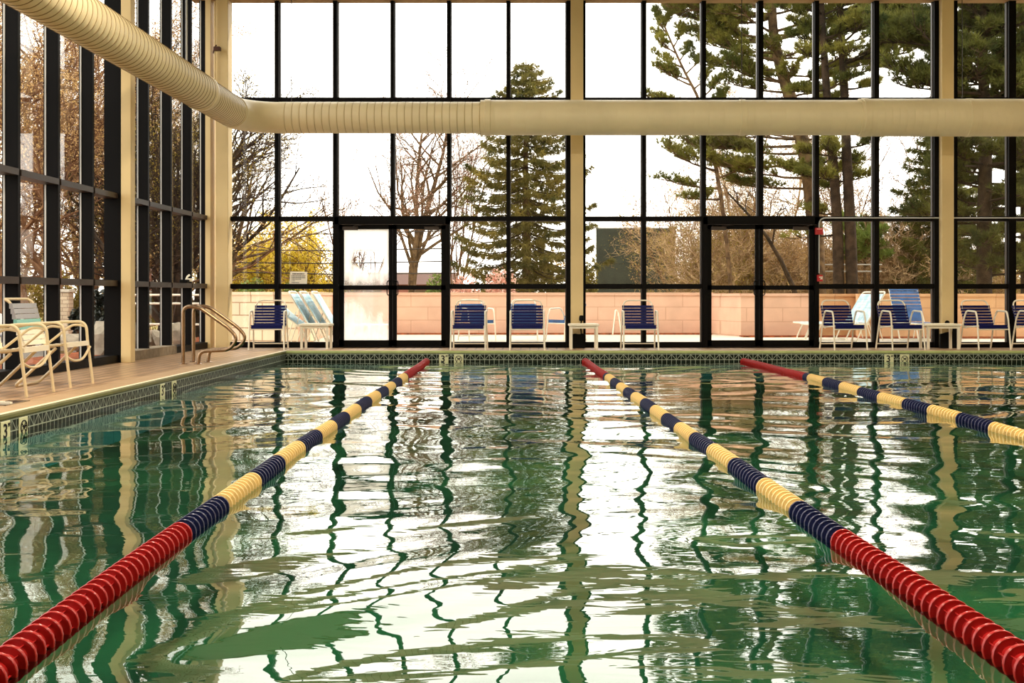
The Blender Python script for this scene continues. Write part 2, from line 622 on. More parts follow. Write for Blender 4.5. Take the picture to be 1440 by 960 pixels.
prof = [(0.0, -0.07), (0.0, 0.001), (0.272, 0.001), (0.292, -0.006), (0.30, -0.02), (0.30, -0.042), (0.29, -0.055), (0.275, -0.065)]
mb = MB()
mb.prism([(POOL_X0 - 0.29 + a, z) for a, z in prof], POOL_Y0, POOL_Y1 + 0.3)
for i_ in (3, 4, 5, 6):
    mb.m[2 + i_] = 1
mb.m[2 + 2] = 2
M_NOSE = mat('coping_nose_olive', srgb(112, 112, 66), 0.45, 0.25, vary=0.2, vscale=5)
M_EDGE = mat('coping_edge_highlight', srgb(236, 222, 190), 0.4, 0.4)  # highlight along the coping edge, painted as a pale bevel
M_NOSEX = mat('coping_nose_green', srgb(176, 188, 124), 0.45, 0.25, vary=0.2, vscale=5)
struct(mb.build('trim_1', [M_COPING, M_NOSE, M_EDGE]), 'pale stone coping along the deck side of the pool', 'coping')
mb = MB()
mb.prism([(POOL_Y1 + 0.3 - a, z) for a, z in prof], POOL_X0 + 0.01, POOL_X1, axis='x')
for i_ in (3, 4, 5, 6):
    mb.m[2 + i_] = 1
struct(mb.build('trim_2', [M_COPING, M_NOSEX]), 'pale stone coping along the window end of the pool', 'coping')

mb = MB()
Y0, Y1, X0, X1 = POOL_Y0, POOL_Y1, POOL_X0, POOL_X1
mb.add([(X0, Y0, -1.2), (X1, Y0, -1.2), (X1, Y1, -1.05), (X0, Y1, -1.05)], [(0, 1, 2, 3)])
zt = -0.235
mb.add([(X0, Y0, -1.2), (X0, Y1, -1.05), (X0, Y1, zt), (X0, Y0, zt)], [(0, 1, 2, 3)])
mb.add([(X0, Y1, -1.05), (X1, Y1, -1.05), (X1, Y1, zt), (X0, Y1, zt)], [(0, 1, 2, 3)])
mb.add([(X1, Y1, -1.05), (X1, Y0, -1.2), (X1, Y0, zt), (X1, Y1, zt)], [(0, 1, 2, 3)])
mb.add([(X1, Y0, -1.2), (X0, Y0, -1.2), (X0, Y0, zt), (X1, Y0, zt)], [(0, 1, 2, 3)])
struct(mb.build('floor_pool', M_BASIN), 'pale tiled basin under the pool water', 'pool basin')
mb = MB()
mb.box(X0 - 0.1, X0, Y0, Y1, zt, -0.05)
mb.box(X0 - 0.1, X1, Y1, Y1 + 0.1, zt, -0.05)
mb.box(X1, X1 + 0.1, Y0, Y1, zt, -0.05)
mb.box(X0 - 0.1, X1 + 0.1, Y0 - 0.1, Y0, zt, -0.05)
struct(mb.build('trim_3', M_TILE), 'dark patterned waterline tiles around the pool rim', 'tile band')

mb = MB()
mb.box(-5.9, 13, -4, 19.7, CEIL_Z + 0.05, CEIL_Z + 0.25)
struct(mb.build('ceiling', M_CEIL), 'tan ceiling over the pool', 'ceiling')
mb = MB()
mb.box(-5.75, 13, 19.30, 19.52, CEIL_Z - 0.03, CEIL_Z + 0.05)
M_BEAM = mat('beam_brown', srgb(170, 140, 104), 0.7, 0.2)
struct(mb.build('trim_4', M_BEAM), 'brown header beam above the end windows', 'beam')
mb = MB()
mb.box(-5.7, -5.42, -4, 19.3, CEIL_Z - 0.03, CEIL_Z + 0.05)
struct(mb.build('trim_5', M_BEAM), 'brown header beam above the side windows', 'beam')
mb = MB()
mb.box(-5.9, 13, -4.2, -4.0, -0.3, CEIL_Z + 0.05)
struct(mb.build('wall_back', M_TAN), 'plain tan wall behind the viewer', 'wall')
mb = MB()
mb.box(12.8, 13, -4, 19.52, -0.3, CEIL_Z + 0.05)
struct(mb.build('wall_right', M_TAN), 'plain tan wall on the far side of the pool', 'wall')


# ------------------------------------------------------------------ water
def water():
    rng = np.random.default_rng(11)
    xs = np.linspace(X0 + 0.002, X1 - 0.002, 400)
    ys = [Y0 + 0.002]
    while ys[-1] < Y1 - 0.002:
        y = ys[-1]
        ys.append(y + max(0.016, min(0.034, 0.004 * y)))
    ys[-1] = Y1 - 0.002
    ys = np.array(ys)
    X, Yv = np.meshgrid(xs, ys)
    # gentle domain warp so crests wander
    wxp = X + 0.35 * np.sin(0.7 * Yv + 0.9 * X) + 0.2 * np.sin(1.7 * Yv - 0.6 * X + 1.0)
    wyp = Yv + 0.35 * np.sin(0.8 * X + 0.35 * Yv + 2.0) + 0.15 * np.sin(2.1 * X - 0.5 * Yv)
    patch = 0.55 + 0.45 * np.sin(0.55 * X + 0.8 * Yv + 1.2 * np.sin(0.4 * X) + 0.5) * np.sin(0.75 * Yv - 0.3 * X + 0.8)
    h = np.zeros_like(X)
    n = 90
    for i in range(n):
        lam = math.exp(rng.uniform(math.log(0.22), math.log(2.6)))
        ang = rng.normal(PI / 2, 0.62)
        k = 2 * PI / lam
        slope = (0.0048 if lam > 1.1 else 0.0056 if lam > 0.5 else 0.0040) * rng.uniform(0.5, 1.3)
        ph = rng.uniform(0, 2 * PI)
        w = np.sin(k * (wxp * math.cos(ang) + wyp * math.sin(ang)) + ph)
        h += slope / k * w * (patch if lam < 0.45 else 1.0)
    V = np.stack([X, Yv, WATER_Z + h], -1).reshape(-1, 3)
    nx, ny = len(xs), len(ys)
    idx = np.arange(nx * ny).reshape(ny, nx)
    Fc = np.stack([idx[:-1, :-1], idx[:-1, 1:], idx[1:, 1:], idx[1:, :-1]], -1).reshape(-1, 4)
    o = np_mesh('pool_water', V, Fc, M_WATER, smooth=True)
    struct(o, 'rippled green pool water mirroring the windows', 'water')


water()


# ------------------------------------------------------------------ far window wall
def bar_x(mb, x0, x1, z0, z1, d=0.10, mi=0):
    mb.box(x0, x1, YG - d, YG + 0.05, z0, z1, mi)


WN = [0]


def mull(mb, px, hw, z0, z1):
    """vertical mullion: black box with a lighter strip on the side that catches light"""
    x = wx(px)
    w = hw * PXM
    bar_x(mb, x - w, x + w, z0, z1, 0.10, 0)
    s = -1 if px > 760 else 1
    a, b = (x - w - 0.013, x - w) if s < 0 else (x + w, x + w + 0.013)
    mb.box(a, b, YG - 0.03, YG + 0.05, z0, z1, 1)  # lit side of the mullion put in as a paler strip


def far_window(pl, pr, left, right, z0, label, rails, pane_mat=None):
    """one bay of the end wall between pixel columns pl, pr"""
    WN[0] += 1
    t = struct(thing('window_%d' % WN[0], label, 'window', (0, 0, 0)), label, 'window')
    mb = MB()
    if left:
        mull(mb, pl, left, z0, CEIL_Z - 0.03)
    if right:
        mull(mb, pr, right, z0, CEIL_Z - 0.03)
    xa, xb = wx(pl) + (left or 0) * PXM, wx(pr) - (right or 0) * PXM
    for (a, b) in rails:
        bar_x(mb, xa, xb, a, b, 0.075, 0)
        mb.box(xa, xb, YG - 0.02, YG + 0.04, a - 0.012, a, 1)
    mb.build('window_frame', [M_BLACK, M_BRONZE], t)
    g = MB()
    g.box(wx(pl), wx(pr), YG, YG + 0.006, z0, CEIL_Z - 0.03)
    g.build('window_pane', M_GLASS, t)
    return t


SILL = (0.0, 0.095)
R1, R2, R3 = (Z1 - 0.04, Z1 + 0.035), (Z2 - 0.035, Z2 + 0.035), (Z3 - 0.04, Z3 + 0.04)
full = [SILL, R1, R2, R3]
upper = [R3]
DOORTOP = 2.22
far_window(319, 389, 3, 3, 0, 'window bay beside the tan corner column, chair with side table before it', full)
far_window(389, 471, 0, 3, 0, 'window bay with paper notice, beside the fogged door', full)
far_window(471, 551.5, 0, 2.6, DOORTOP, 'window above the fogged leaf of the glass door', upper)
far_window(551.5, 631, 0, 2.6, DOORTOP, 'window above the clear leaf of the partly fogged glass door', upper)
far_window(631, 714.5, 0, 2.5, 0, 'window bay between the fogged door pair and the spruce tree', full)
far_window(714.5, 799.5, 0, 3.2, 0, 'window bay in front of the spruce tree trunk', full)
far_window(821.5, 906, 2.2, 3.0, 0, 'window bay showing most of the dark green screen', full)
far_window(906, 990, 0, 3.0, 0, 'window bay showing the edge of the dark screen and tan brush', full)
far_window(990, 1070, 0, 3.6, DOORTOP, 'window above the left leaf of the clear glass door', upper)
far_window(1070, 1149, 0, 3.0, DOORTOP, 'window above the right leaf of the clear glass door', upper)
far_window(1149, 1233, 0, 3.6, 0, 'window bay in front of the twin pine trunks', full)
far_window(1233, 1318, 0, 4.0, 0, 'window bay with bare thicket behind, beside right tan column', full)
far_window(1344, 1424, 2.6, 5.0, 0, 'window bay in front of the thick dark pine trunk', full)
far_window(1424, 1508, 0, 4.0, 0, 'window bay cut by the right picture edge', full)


def column(px0, px1, y0, label, zj=None):
    mb = MB()
    x0, x1 = (px0 - CX) * y0 / F, (px1 - CX) * y0 / F
    mb.rbox(x0, x1, y0, YG + 0.05, 0, CEIL_Z - 0.03, 0.006)
    if zj:
        mb.box(x0 - 0.004, x1 + 0.004, y0 - 0.004, y0 + 0.05, zj, zj + 0.012)
    o = mb.build('column', M_TAN)
    struct(o, label, 'column')
    return o


column(303, 320.5, 19.22, 'tan steel column in the glass corner', wz(354))
column(802.8, 820.2, 19.22, 'tan steel column in the middle of the end window wall', wz(382))
column(1324.5, 1341.5, 19.22, 'tan steel column in the right part of the end window wall', wz(308))
mb = MB()
mb.box(-5.47, -5.385, 19.18, 19.5, 0, CEIL_Z - 0.03)
struct(mb.build('column', M_TAN), 'narrow tan corner post beside the side windows', 'column')


def door(pl, pr, pc, label, fog):
    t = struct(thing('door_%d' % (1 if fog else 2), label, 'door', (0, 0, 0)), label, 'door')
    xl, xr, xc = wx(pl), wx(pr), wx(pc)
    fr = MB()
    w = 0.07
    bar_x(fr, xl, xl + w, 0, DOORTOP, 0.12)
    bar_x(fr, xr - w, xr, 0, DOORTOP, 0.12)
    bar_x(fr, xl, xr, 2.10, DOORTOP + 0.02, 0.12)
    fr.box(xl, xr, YG - 0.13, YG + 0.1, 0.0, 0.02)
    fr.build('door_frame', M_BLACK, t)
    for s in (0, 1):
        a, b = (xl + w + 0.004, xc - 0.003) if s == 0 else (xc + 0.003, xr - w - 0.004)
        lf = MB()
        st, rb = 0.075, 0.10
        so = (0.075 if s == 0 else 0.065), (0.065 if s == 0 else 0.075)
        y0, y1 = YG - 0.045, YG + 0.005
        lf.box(a, a + so[0], y0, y1, 0.022, 2.095)
        lf.box(b - so[1], b, y0, y1, 0.022, 2.095)
        lf.box(a, b, y0, y1, 2.02, 2.095)
        lf.box(a, b, y0, y1, 0.022, 0.125)
        lf.box(a, b, y0, y1, 0.985, 1.06)
        leaf = lf.build('door_leaf', M_BLACK, t)
        for nm, z0, z1, fm in (('upper', 1.06, 2.02, M_FOG_UP), ('lower', 0.125, 0.985, M_FOG_LO)):
            g = MB()
            wd = b - so[1] - a - so[0]
            g.box(0, wd, 0, 0.006, 0, z1 - z0)
            pm = fm if (fog and s == 0) else M_GLASS
            o = g.build('door_pane', pm, leaf, loc=(a + so[0], YG - 0.02, z0))
            if fog and s == 0:
                o['label'] = 'fogged glass pane'
        hd = MB()
        hx = b - 0.035 if s == 0 else a + 0.035
        dx = -0.055 if s == 0 else 0.055
        yy = YG - 0.075
        hd.tube(fillet([(hx, YG - 0.04, 1.145), (hx, yy, 1.145), (hx + dx, yy, 1.13), (hx + dx, yy, 0.90), (hx, yy, 0.885), (hx, YG - 0.04, 0.885)], 0.035, 4), 0.009, 6)
        hd.build('door_handle', M_DARK, leaf, smooth=True)
        cl = MB()
        cx0 = a + 0.06 if s == 0 else b - 0.36
        cl.rbox(cx0, cx0 + 0.26, YG - 0.12, YG - 0.045, 2.0, 2.06, 0.01)
        ax = cx0 + 0.18
        cl.tube([(ax, YG - 0.1, 2.06), (ax + 0.08, YG - 0.2, 2.075), (ax + 0.2, YG - 0.13, 2.09)], 0.008, 5)
        cl.build('door_closer', M_BRONZE, leaf)
    return t


door(470.5, 632.5, 551.7, 'double glass door with one fogged leaf, black frame', True)
door(989, 1151.5, 1068.5, 'double glass door with clear panes, black frame, red alarm boxes at its edge', False)

# ------------------------------------------------------------------ left window wall
far_edges = [19.40 - 1.032 * k for k in range(0, 18)]      # far edge of each mullion
COLK = 4                                                    # the mullion beside the near tan column
left_labels = {
    0: 'side window bay closest to the glass corner', 1: 'side window bay behind the small white camera',
    2: 'side window bay second beyond the tan post', 3: 'side window bay just beyond the tan post',
    4: 'side window bay just before the tan post', 5: 'side window bay with dark evergreen shrub outside',
    6: 'side window bay with the pillar outside', 7: 'side window bay with the white car outside',
}
for k in range(0, 17):
    yb, ya = far_edges[k] - 0.06, far_edges[k + 1]
    WN[0] += 1
    lab = left_labels.get(k, 'side window bay outside the picture, number %d from the corner' % (k + 1))
    t = struct(thing('window_%d' % WN[0], lab, 'window'), lab, 'window')
    mb = MB()
    zt_ = CEIL_Z - 0.03
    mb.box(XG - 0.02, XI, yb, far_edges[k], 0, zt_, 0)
    mb.box(XG - 0.004, XG + 0.013, yb - 0.010, yb, 0, zt_, 1)      # thin pale strip along the glass edge
    for (a, b) in (R1, R2, R3):
        mb.box(XG - 0.02, XI + 0.012, ya, yb, a, b, 2)
    mb.box(XG - 0.05, XI + 0.02, ya, far_edges[k], 0, 0.10, 0 if k > 3 or k < 2 else 3)
    if k in (2, 3):
        mb.box(XG - 0.05, XI + 0.07, ya, far_edges[k], 0, 0.13, 3)
    mb.build('window_frame', [M_BLACK, M_ALU, M_BRONZE, M_CURB], t)
    g = MB()
    g.box(XG, XG + 0.006, ya, yb, 0.1, zt_)
    g.build('window_pane', M_GLASS, t)
for yy, lab in ((15.02, 'tan steel post between the side windows, beyond the white chairs'), (8.83, 'tan steel post between side windows, outside the picture')):
    mb = MB()
    mb.rbox(-5.40, -5.265, yy, yy + 0.16, 0, CEIL_Z - 0.03, 0.006)
    mb.box(-5.62, -5.40, yy + 0.0, yy + 0.10, 0, CEIL_Z - 0.03, 1)
    struct(mb.build('column', [M_TAN, M_BLACK]), lab, 'column')


# ------------------------------------------------------------------ air duct
def duct():
    t = thing('air_duct', 'large tan spiral air duct running along two window walls under the ceiling', 'duct')
    ax, az, ay = -4.66, 3.765, 18.42

    def section(name, start, end, r, ribs=0.115, axis='x', dep=0.006):
        mb = MB()
        prof = []
        L = end - start
        n = max(1, int(abs(L) / ribs))
        st = L / n
        for i in range(n):
            h = start + i * st
            prof += [(r, h), (r, h + st - 0.026), (r + dep * 0.6, h + st - 0.019), (r - dep, h + st - 0.010), (r - dep, h + st - 0.005)]
        prof.append((r, end))
        n2 = 40
        if axis == 'x':
            mb.lathe(prof, n2, 'x', (0, ay, az))
        else:
            mb.lathe(prof, n2, 'y', (ax, 0, az))
        if dep > 0.002:
            for i in range(n):
                for k in ((1, 2) if axis == 'y' else (3, 4)):
                    if i * 5 + k < len(prof) - 1:
                        for j in range(n2):
                            mb.m[(i * 5 + k) * n2 + j] = 1
        return mb.build(name, [M_DUCT, M_SEAM if axis == 'y' else M_SEAM2], t, smooth=True)

    re = 0.62
    section('duct_section', ax + re, wx(676) * 18.42 / 19.35, 0.253, 0.118, 'x', 0.0030)
    section('duct_section', wx(676) * 18.42 / 19.35, wx(1207) * 18.42 / 19.35, 0.283, 0.24, 'x', 0.0012)
    section('duct_section', wx(1207) * 18.42 / 19.35, 12.5, 0.302, 0.118, 'x', 0.0012)
    section('duct_section', -2.0, 16.12, 0.253, 0.128, 'y', 0.009)
    section('duct_section', 16.12, ay - re, 0.245, 0.085, 'y', 0.006)
    # elbow in gores
    mb = MB()
    pts, rs = [], []
    for i in range(13):
        a = PI - (PI / 2) * i / 12
        pts.append((ax + re + re * math.cos(a), ay - re + re * math.sin(a), az))
        rs.append(0.25)
    mb.tube(pts, rs, 40, caps=False)
    mb.build('duct_elbow', M_DUCT, t, smooth=True)

    def collar(pos, r, axis):
        mb = MB()
        prof = [(r, -0.05), (r + 0.012, -0.045), (r + 0.012, 0.045), (r, 0.05)]
        mb.lathe([(p, h + pos) for p, h in prof], 40, axis, (0, ay, az) if axis == 'x' else (ax, 0, az))
        mb.build('duct_collar', M_DUCT, t, smooth=True)
    collar(16.12, 0.252, 'y')
    collar(ay - re, 0.247, 'y')
    collar(wx(686) * 18.42 / 19.35, 0.282, 'x')
    collar(wx(1043) * 18.42 / 19.35, 0.278, 'x')
    collar(wx(1215) * 18.42 / 19.35, 0.30, 'x')
    collar(wx(1362) * 18.42 / 19.35, 0.297, 'x')
    for px in (410, 1043, 1353):
        h = MB()
        x = wx(px) * 18.42 / 19.35
        h.tube([(x, ay, az + 0.2), (x, ay, CEIL_Z + 0.05)], 0.007, 6)
        h.build('hanger_rod', M_BRONZE, t)
    for yy in (15.45, 9.0):
        h = MB()
        h.tube([(ax, yy, az + 0.2), (ax, yy, CEIL_Z + 0.05)], 0.014, 6)
        h.build('hanger_rod', M_ALU, t)


duct()


# ------------------------------------------------------------------ lane ropes
def smooth_path(pts, n=400):
    pts = sorted(pts)
    ys = np.array([p[0] for p in pts])
    xs = np.array([p[1] for p in pts])
    c = np.polyfit(ys, xs, 3)
    return lambda y: float(np.polyval(c, y))


def float_mesh(m):
    mb = MB()
    prof = [(0.008, -0.034), (0.030, -0.033), (0.033, -0.030), (0.033, 0.012), (0.050, 0.014), (0.0555, 0.011), (0.0575, 0.014), (0.0570, 0.022), (0.053, 0.024), (0.040, 0.022), (0.030, 0.030), (0.008, 0.031)]
    mb.lathe(prof, 20, 'z')
    for a in range(4):     # thin ribs along the barrel
        c, s = math.cos(a * PI / 2 + 0.6), math.sin(a * PI / 2 + 0.6)
        q = [(0.036, -0.03), (0.043, -0.028), (0.043, 0.013), (0.036, 0.013)]
        vs = []
        for r, h in q:
            vs += [(r * c - 0.0015 * s, r * s + 0.0015 * c, h), (r * c + 0.0015 * s, r * s - 0.0015 * c, h)]
        mb.add(vs, [(0, 2, 4, 6), (7, 5, 3, 1), (2, 3, 5, 4), (0, 1, 3, 2), (4, 5, 7, 6)])
    o = mb.build('float_' + m.name, m, smooth=True)
    me = o.data
    bpy.data.objects.remove(o)
    return me


FM = {'red': float_mesh(M_RED), 'navy': float_mesh(M_NAVY), 'cream': float_mesh(M_CREAM)}


def lane_rope(path, label, y_start, near_red, first, seed, y_shown=0.0):
    t = thing('lane_rope', label, 'lane rope', (path(10), 10, WATER_Z), 0, 'floating lane ropes across the pool')
    inv = Vector(t.location)
    rng = random.Random(seed)
    z = lambda y: WATER_Z + 0.012 + 0.004 * math.sin(y * 1.7 + seed)
    y = y_start
    sites = []
    pitch = 0.068
    while y < 18.22:
        dx = (path(y + 0.01) - path(y - 0.01)) / 0.02
        sites.append((y, dx))
        y += pitch / math.sqrt(1 + dx * dx)

    def colour(y):
        if y < near_red or y > 14.75:
            return 'red'
        k = int((y - near_red) / 0.69)
        return 'navy' if (k % 2 == 0) == (first == 'navy') else 'cream'
    cb = MB()
    pts = [(path(yy), yy, z(yy)) for yy in np.linspace(y_start - 0.3, 18.38, 60)]
    cb.tube([Vector(p) - inv for p in pts], 0.007, 6)
    cb.build('cable', M_STEEL, t)
    rest_v, rest_f, rest_m = [], [], []
    rest = MB()
    n_own = 0
    for i, (yy, dx) in enumerate(sites):
        tang = Vector((dx, 1, 0)).normalized()
        q = Vector((0, 0, 1)).rotation_difference(tang)
        p = Vector((path(yy), yy, z(yy))) - inv
        if yy >= y_shown and n_own < 100:
            n_own += 1
            o = link('lane_float', FM[colour(yy)], t, p)
            o.rotation_mode = 'QUATERNION'
            o.rotation_quaternion = q @ __import__('mathutils').Quaternion((0, 0, 1), rng.uniform(-0.4, 0.4))
        else:
            me = FM[colour(yy)]
            mi = {'red': 0, 'navy': 1, 'cream': 2}[colour(yy)]
            R = q.to_matrix()
            rest.add([tuple(R @ v.co + p) for v in me.vertices], [tuple(f.vertices) for f in me.polygons], mi)
    o = rest.build('lane_floats_distant', [M_RED, M_NAVY, M_CREAM], t, smooth=True)
    o['kind'] = 'stuff'
    hk = MB()
    hk.tube([Vector((path(18.3), 18.25, z(18.3))) - inv, Vector((path(18.3), POOL_Y1 + 0.005, z(18.3) + 0.01)) - inv], 0.012, 8)
    hk.build('anchor_hook', M_STEEL, t)


ropeL = smooth_path([(2.6, -1.475), (3.22, -1.486), (3.95, -1.51), (5.10, -1.53), (6.92, -1.60), (9.33, -1.615), (11.33, -1.60), (13.3, -1.62), (16.2, -1.64), (17.86, -1.65)])
ropeM = smooth_path([(2.6, 1.43), (3.284, 1.412), (3.83, 1.393), (4.32, 1.363), (4.865, 1.315), (5.68, 1.325), (6.47, 1.275), (8.61, 1.238), (9.7, 1.18), (10.96, 1.13), (12.4, 1.06), (14.55, 1.02), (16.9, 0.92), (18.1, 0.9)])
ropeR = smooth_path([(2.5, 3.70), (4.0, 3.71), (6.0, 3.71), (8.48, 3.68), (9.7, 3.68), (11.3, 3.69), (12.8, 3.64), (15.07, 3.57), (17.0, 3.49), (18.1, 3.43)])
lane_rope(ropeL, 'lane rope with bright red floats, running up to the fogged door', 2.55, 5.05, 'navy', 1)
lane_rope(ropeM, 'lane rope with dark red floats, running up to the middle tan column', 2.55, 4.90, 'navy', 2)
lane_rope(ropeR, 'lane rope that starts below the clear glass door, with no near red floats in view', 2.55, 4.90, 'navy', 3, 8.1)


# ------------------------------------------------------------------ depth markers
def text_mesh(body, size, name='digit'):
    cu = bpy.data.curves.new(name, 'FONT')
    cu.body = body
    cu.size = size
    cu.align_x = 'CENTER'
    cu.align_y = 'CENTER'
    cu.extrude = 0.001
    cu.offset = 0.0025
    ob = bpy.data.objects.new(name, cu)
    COL.objects.link(ob)
    dg = bpy.context.evaluated_depsgraph_get()
    me = bpy.data.meshes.new_from_object(ob.evaluated_get(dg))
    bpy.data.objects.remove(ob)
    me.materials.clear()
    me.materials.append(M_INK)
    return me


M_MARK = mat('marker_tile', srgb(214, 216, 176), 0.35, 0.4)
ME3 = text_mesh('3', 0.15)
MEFT = text_mesh('FT', 0.035)


def marker(loc, rotz, kind, label):
    t = thing('depth_marker', label, 'pool marker', loc, rotz, 'depth and no diving tiles at the waterline')
    mb = MB()
    mb.rbox(-0.076, 0.076, -0.004, 0.004, -0.078, 0.078, 0.003)
    mb.build('marker_tile', M_MARK, t)
    if kind == 'depth':
        o = link('numeral', ME3, t, (-0.012, -0.006, 0.0))
        o.rotation_euler = (PI / 2, 0, 0)
        o = link('numeral', MEFT, t, (0.05, -0.006, 0.045))
        o.rotation_euler = (PI / 2, 0, 0)
    else:
        s = MB()
        ring = [(0.052 * math.cos(a * PI / 10), -0.006, 0.052 * math.sin(a * PI / 10)) for a in range(20)]
        s.tube(ring, 0.0055, 5, closed=True)
        for sg in (1, -1):
            s.tube([(-0.036, -0.006, -0.036 * sg), (0.036, -0.006, 0.036 * sg)], 0.0045, 5)
        # small diving swimmer inside the ring
        s.tube([(-0.022, -0.0062, 0.006), (0.006, -0.0062, 0.012), (0.024, -0.0062, -0.004)], 0.006, 5)
        s.tube([(0.026, -0.0062, 0.008), (0.034, -0.0062, 0.008)], 0.007, 6)
        s.build('symbol', M_INK, t)


zm = -0.14
for px, kd, lab in ((624, 'depth', 'depth marker tile with a 3, under the window beside the fogged door'),
                    (645, 'dive', 'no diving symbol tile under the chair beside the fogged door'),
                    (1250, 'depth', 'depth marker tile with a 3, under the chair pair with side table'),
                    (1272, 'dive', 'no diving symbol tile at the waterline below the small white table on the right')):
    marker(((px - CX) * 18.4 / F, POOL_Y1 - 0.005, zm), 0, kd, lab)
for yy, kd, lab in ((12.22, 'depth', 'depth marker tile with a 3, on the deck side nearer the steel handrails'),
                    (12.62, 'dive', 'no diving symbol tile on the deck side nearer the steel handrails'),
                    (8.56, 'depth', 'depth marker tile on the deck side beside the floor drain'),
                    (8.86, 'dive', 'no diving symbol tile on the deck side beside the floor drain')):
    marker((POOL_X0 + 0.005, yy, zm), PI / 2, kd, lab)


# ------------------------------------------------------------------ grab rails
def handrail(y, label):
    t = thing('pool_handrail', label, 'handrail', (-4.468, y, 0), 0, 'steel handrails at the pool edge')
    mb = MB()
    p = [(0, 0, 0), (0, 0, 0.735), (0.16, 0, 0.735), (0.665, 0, 0.41), (0.66, 0, 0.175), (0.30, 0, 0.165), (0.193, 0, 0.16), (0.193, 0, 0)]
    pts = [Vector((0, 0, 0.0))] + fillet([(0, 0, 0.01), (0, 0, 0.745), (0.19, 0, 0.745), (0.60, 0, 0.455), (0.70, 0, 0.33), (0.60, 0, 0.185), (0.21, 0, 0.165), (0.193, 0, 0.0)], 0.17, 7)
    mb.tube(pts, 0.0235, 14)
    mb.build('rail', M_STEEL, t, smooth=True)
    for x in (0, 0.193):
        f = MB()
        f.lathe([(0.055, 0), (0.055, 0.006), (0.03, 0.016), (0.024, 0.018)], 20, 'z', (x, 0, 0))
        f.build('flange', M_STEEL, t, smooth=True)


handrail(14.67, 'curved steel pool handrail standing closer to the white chairs')
handrail(15.12, 'curved steel pool handrail standing behind the other, toward the corner')


# ------------------------------------------------------------------ chairs
def strap_set(mb, pts_fn, ts, half, axis_w, th, mi_fn):
    pass


def back_frame(w, z0, z1, y0, y1, loop=0.10):
    """inverted U of tubing for a reclined backrest, with the open loop above the straps"""
    return fillet([(-w, y0, z0), (-w * 0.98, y1, z1), (w * 0.98, y1, z1), (w, y0, z0)], 0.11, 6)


def make_armchair(name, strap_mat, label, group, seat_mat=None):
    """sling armchair, front towards -Y: two inverted-U side frames, strap seat and strap back"""
    t = thing(name, label, 'chair', (0, 0, 0), 0, group)
    w = 0.275
    fm = M_WHITE
    for s in (-1, 1):
        # legs run from the floor to the arm; arm between them
        lf = MB()
        lf.tube([(s * w * 1.03, -0.31, 0.0), (s * w, -0.25, 0.50), (s * w, -0.225, 0.575)], 0.0135, 8)
        lf.build('leg', fm, t, smooth=True)
        lr = MB()
        lr.tube([(s * w * 1.03, 0.27, 0.0), (s * w, 0.15, 0.50), (s * w, 0.10, 0.585)], 0.0135, 8)
        lr.build('leg', fm, t, smooth=True)
        ar = MB()
        ar.tube(fillet([(s * w, -0.225, 0.575), (s * w, -0.20, 0.625), (s * w, 0.06, 0.635), (s * w, 0.10, 0.585)], 0.05, 5), 0.015, 8)
        ar.build('armrest', fm, t, smooth=True)
    sf = MB()
    ws = w - 0.03
    sf.tube(fillet([(-ws, 0.20, 0.36), (-ws, -0.25, 0.39), (ws, -0.25, 0.39), (ws, 0.20, 0.36)], 0.04, 4), 0.0125, 8)
    for s in (-1, 1):
        sf.tube([(s * ws, -0.235, 0.385), (s * w, -0.235, 0.385)], 0.01, 6)
        sf.tube([(s * ws, 0.18, 0.365), (s * w, 0.165, 0.40)], 0.01, 6)
    sf.build('seat_frame', fm, t, smooth=True)
    st = MB()
    st.tube([(-w, 0.25, 0.085), (w, 0.25, 0.085)], 0.011, 6)
    st.tube([(-w, -0.262, 0.335), (w, -0.262, 0.335)], 0.013, 6)
    st.build('stretcher', fm, t, smooth=True)
    bf = MB()
    bf.tube(back_frame(ws, 0.34, 0.805, 0.14, 0.31), 0.0125, 8)
    bf.build('back_frame', fm, t, smooth=True)
    # straps
    sb = MB()
    n = 7
    p0, p1 = Vector((0, 0.155, 0.385)), Vector((0, 0.285, 0.725))
    d = (p1 - p0)
    up = d.normalized()
    for i in range(n):
        c = p0 + d * ((i + 0.5) / n)
        sag = Vector((0, 0.012, 0))
        hw = d.length / n * 0.43
        pts = [c + Vector((x, -0.014, 0)) + sag * (1 - (x / ws) ** 2) for x in np.linspace(-ws - 0.012, ws + 0.012, 7)]
        sb.strip(pts, hw, 0.002, up)
        for s in (-1, 1):
            q = c + Vector((s * (ws + 0.014), 0, 0))
            sb.box(q.x - 0.002, q.x + 0.002, q.y - 0.016, q.y + 0.016, q.z - hw * 0.9, q.z + hw * 0.9)
    sb.build('backrest', strap_mat, t)
    ss = MB()
    for i in range(6):
        y = -0.20 + i * 0.066
        zz = 0.402 - 0.03 * (y + 0.25) / 0.45
        pts = [Vector((x, y, zz - 0.018 * (1 - (x / ws) ** 2))) for x in np.linspace(-ws - 0.012, ws + 0.012, 7)]
        ss.strip(pts, 0.028, 0.002, (0, 1, 0))
    # roll over the front bar
    for (ya, za, yb, zb) in ((-0.262, 0.345, -0.266, 0.40),):
        ss.box(-ws - 0.005, ws + 0.005, -0.270, -0.264, 0.345, 0.405)
        ss.box(-ws - 0.005, ws + 0.005, -0.268, -0.225, 0.403, 0.407)
    ss.build('seat', seat_mat or strap_mat, t)
    return t


